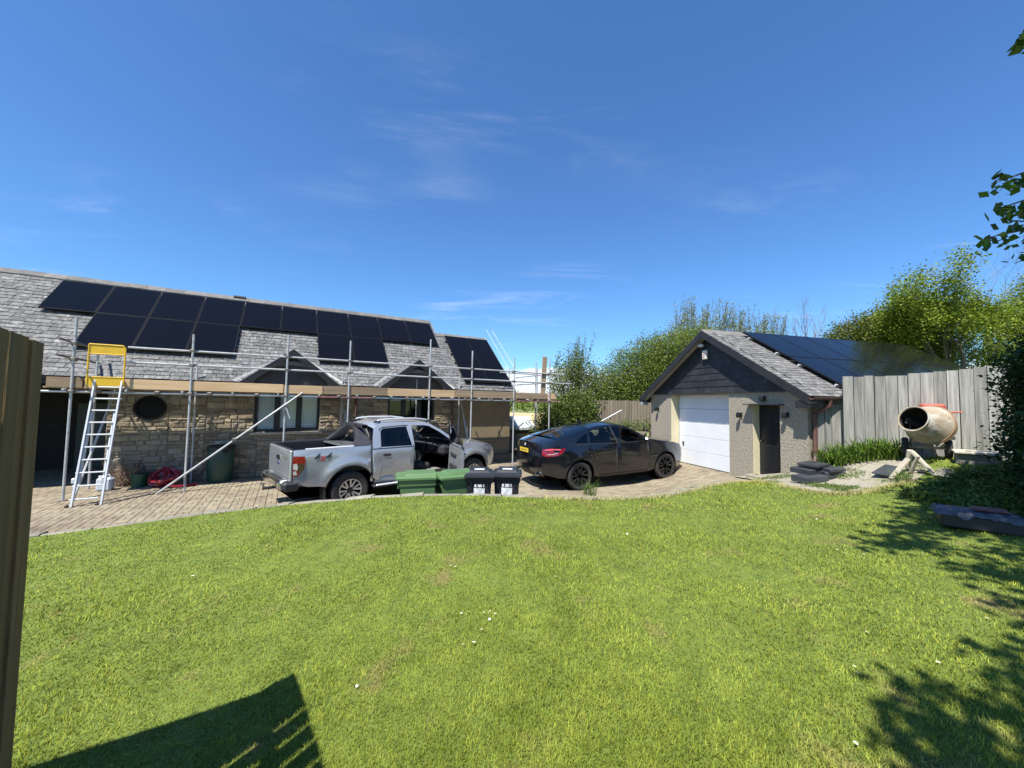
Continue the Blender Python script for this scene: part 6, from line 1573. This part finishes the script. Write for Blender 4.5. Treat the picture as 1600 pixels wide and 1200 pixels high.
# weeds on the bank under the hedge
n = 2600; xy = np.column_stack([rs.uniform(5.0, 8.0, n * 3), rs.uniform(3.6, 7.2, n * 3)]); 
xy = xy[inside([(5.7, 5.0), (5.9, 5.8), (6.5, 6.0), (7.2, 6.1), (7.9, 6.0), (8.2, 4.0), (5.6, 4.2)], xy)][:n]; z = lawn_zs(xy)
V, F = leaves(rs, np.column_stack([xy, z + .05]), (.07, .07, .05), 12, .055, .024, .6); tag(np_mesh('ground_cover', V, F, M_weed), 'weeds and ivy covering the bank under the dark hedge', 'ground cover', kind='stuff')
# far hedgerows and trees beyond the gap
V = []; F = []; k0 = 0
for y0, x0, x1, h, n in ((106, -40, 70, 2.2, 900), (150, -60, 90, 4.0, 900), (260, -120, 160, 7, 900)):
    c = np.column_stack([rs.uniform(x0, x1, n), y0 + rs.normal(0, 1.2, n), -.3 + h * rs.uniform(0, 1, n) ** .7]); v, f = leaves(rs, c, h * .18, 6, h * .25, h * .2); V.append(v); F.append(f + k0); k0 += len(v)
tag(np_mesh('far_hedgerows', np.concatenate(V), np.concatenate(F), M_haw), 'far hedgerows between the fields beyond the house end', 'hedgerow', kind='stuff')

# --- grass blades of the lawn
rs = np.random.RandomState(77); N = 430000
r = np.exp(rs.uniform(math.log(1.25), math.log(11.5), N)); a = rs.uniform(-1.05, 1.08, N); X = r * np.sin(a); Y = r * np.cos(a)
ok = inside(LAWN, np.column_stack([X, Y])) & (Y > .6); X, Y, r = X[ok], Y[ok], r[ok]; n = len(X); Z = lawn_zs(np.column_stack([X, Y])) - .004
pat = np.array([mnoise.noise(Vector((x * 1.3, y * 1.3, .0))) for x, y in zip(X, Y)])
h = rs.uniform(.012, .030, n) * (1 + .5 * pat); w = .0026 * (1 + .40 * np.maximum(0, r - 1.6)); b = rs.uniform(0, 2 * np.pi, n); ln = rs.uniform(.3, 1.25, n)
C = np.column_stack([X, Y, Z]); D = np.column_stack([np.cos(b), np.sin(b), 0 * b]); S = np.column_stack([-np.sin(b), np.cos(b), 0 * b]) * w[:, None] / 2
mid = C + D * (h * ln * .35)[:, None] + np.column_stack([0 * h, 0 * h, h * .62]); tip = C + D * (h * ln)[:, None] + np.column_stack([0 * h, 0 * h, h])
V = np.stack([C - S, C + S, mid + S * .8, mid - S * .8, tip], 1).reshape(-1, 3); k = np.arange(n)[:, None] * 5
tri = np.concatenate([k + np.array([[0, 1, 2]]), k + np.array([[0, 2, 3]]), k + np.array([[3, 2, 4]])]).reshape(-1, 3)
tag(np_mesh('grass', V, tri, M_blade), 'short mown grass blades of the lawn', 'grass', kind='stuff')

# dry straw fringe where the lawn runs out against drive and patio
M_straw = mat('dry_grass', (.42, .36, .17), (.33, .33, .11), scale=3, rough=.9, rnd=.3, trans=.15)
rs = np.random.RandomState(91); line = [p for p in EDGE[-34:]] + EDGE2; n = 9000
seg = rs.randint(0, len(line) - 1, n); t = rs.uniform(0, 1, n); P0 = np.array([(p.x, p.y) for p in line]); xy = P0[seg] * (1 - t[:, None]) + P0[seg + 1] * t[:, None] + rs.normal(0, .055, (n, 2)); z = lawn_zs(xy) - .003
h = rs.uniform(.02, .06, n); b = rs.uniform(0, 6.283, n); D = np.column_stack([np.cos(b), np.sin(b), 0 * b]) * (h * rs.uniform(.3, 1.3, n))[:, None]; S = np.column_stack([-np.sin(b), np.cos(b), 0 * b]) * .004; C = np.column_stack([xy, z])
V = np.stack([C - S, C + S, C + D + np.column_stack([0 * h, 0 * h, h])], 1).reshape(-1, 3); tag(np_mesh('dry_grass', V, np.arange(len(V)).reshape(-1, 3), M_straw), 'straw-coloured dry grass fringe along the far lawn edge', 'grass', kind='stuff')
# small weeds in the patio joints
xy = np.column_stack([rs.uniform(5.0, 7.4, 4000), rs.uniform(6.3, 9.6, 4000)]); xy = xy[inside(PATIO, xy)]
k_ = np.array([mnoise.noise(Vector((x * 1.7, y * 1.7, 3.0))) for x, y in xy]); xy = xy[k_ > .18]; V, F = leaves(rs, np.column_stack([xy, lawn_zs(xy) + .02]), (.05, .05, .012), 6, .05, .012, .3)
tag(np_mesh('patio_weeds', V, F, M_weed), 'sparse weeds and moss growing through the concrete by the garage', 'ground cover', kind='stuff')
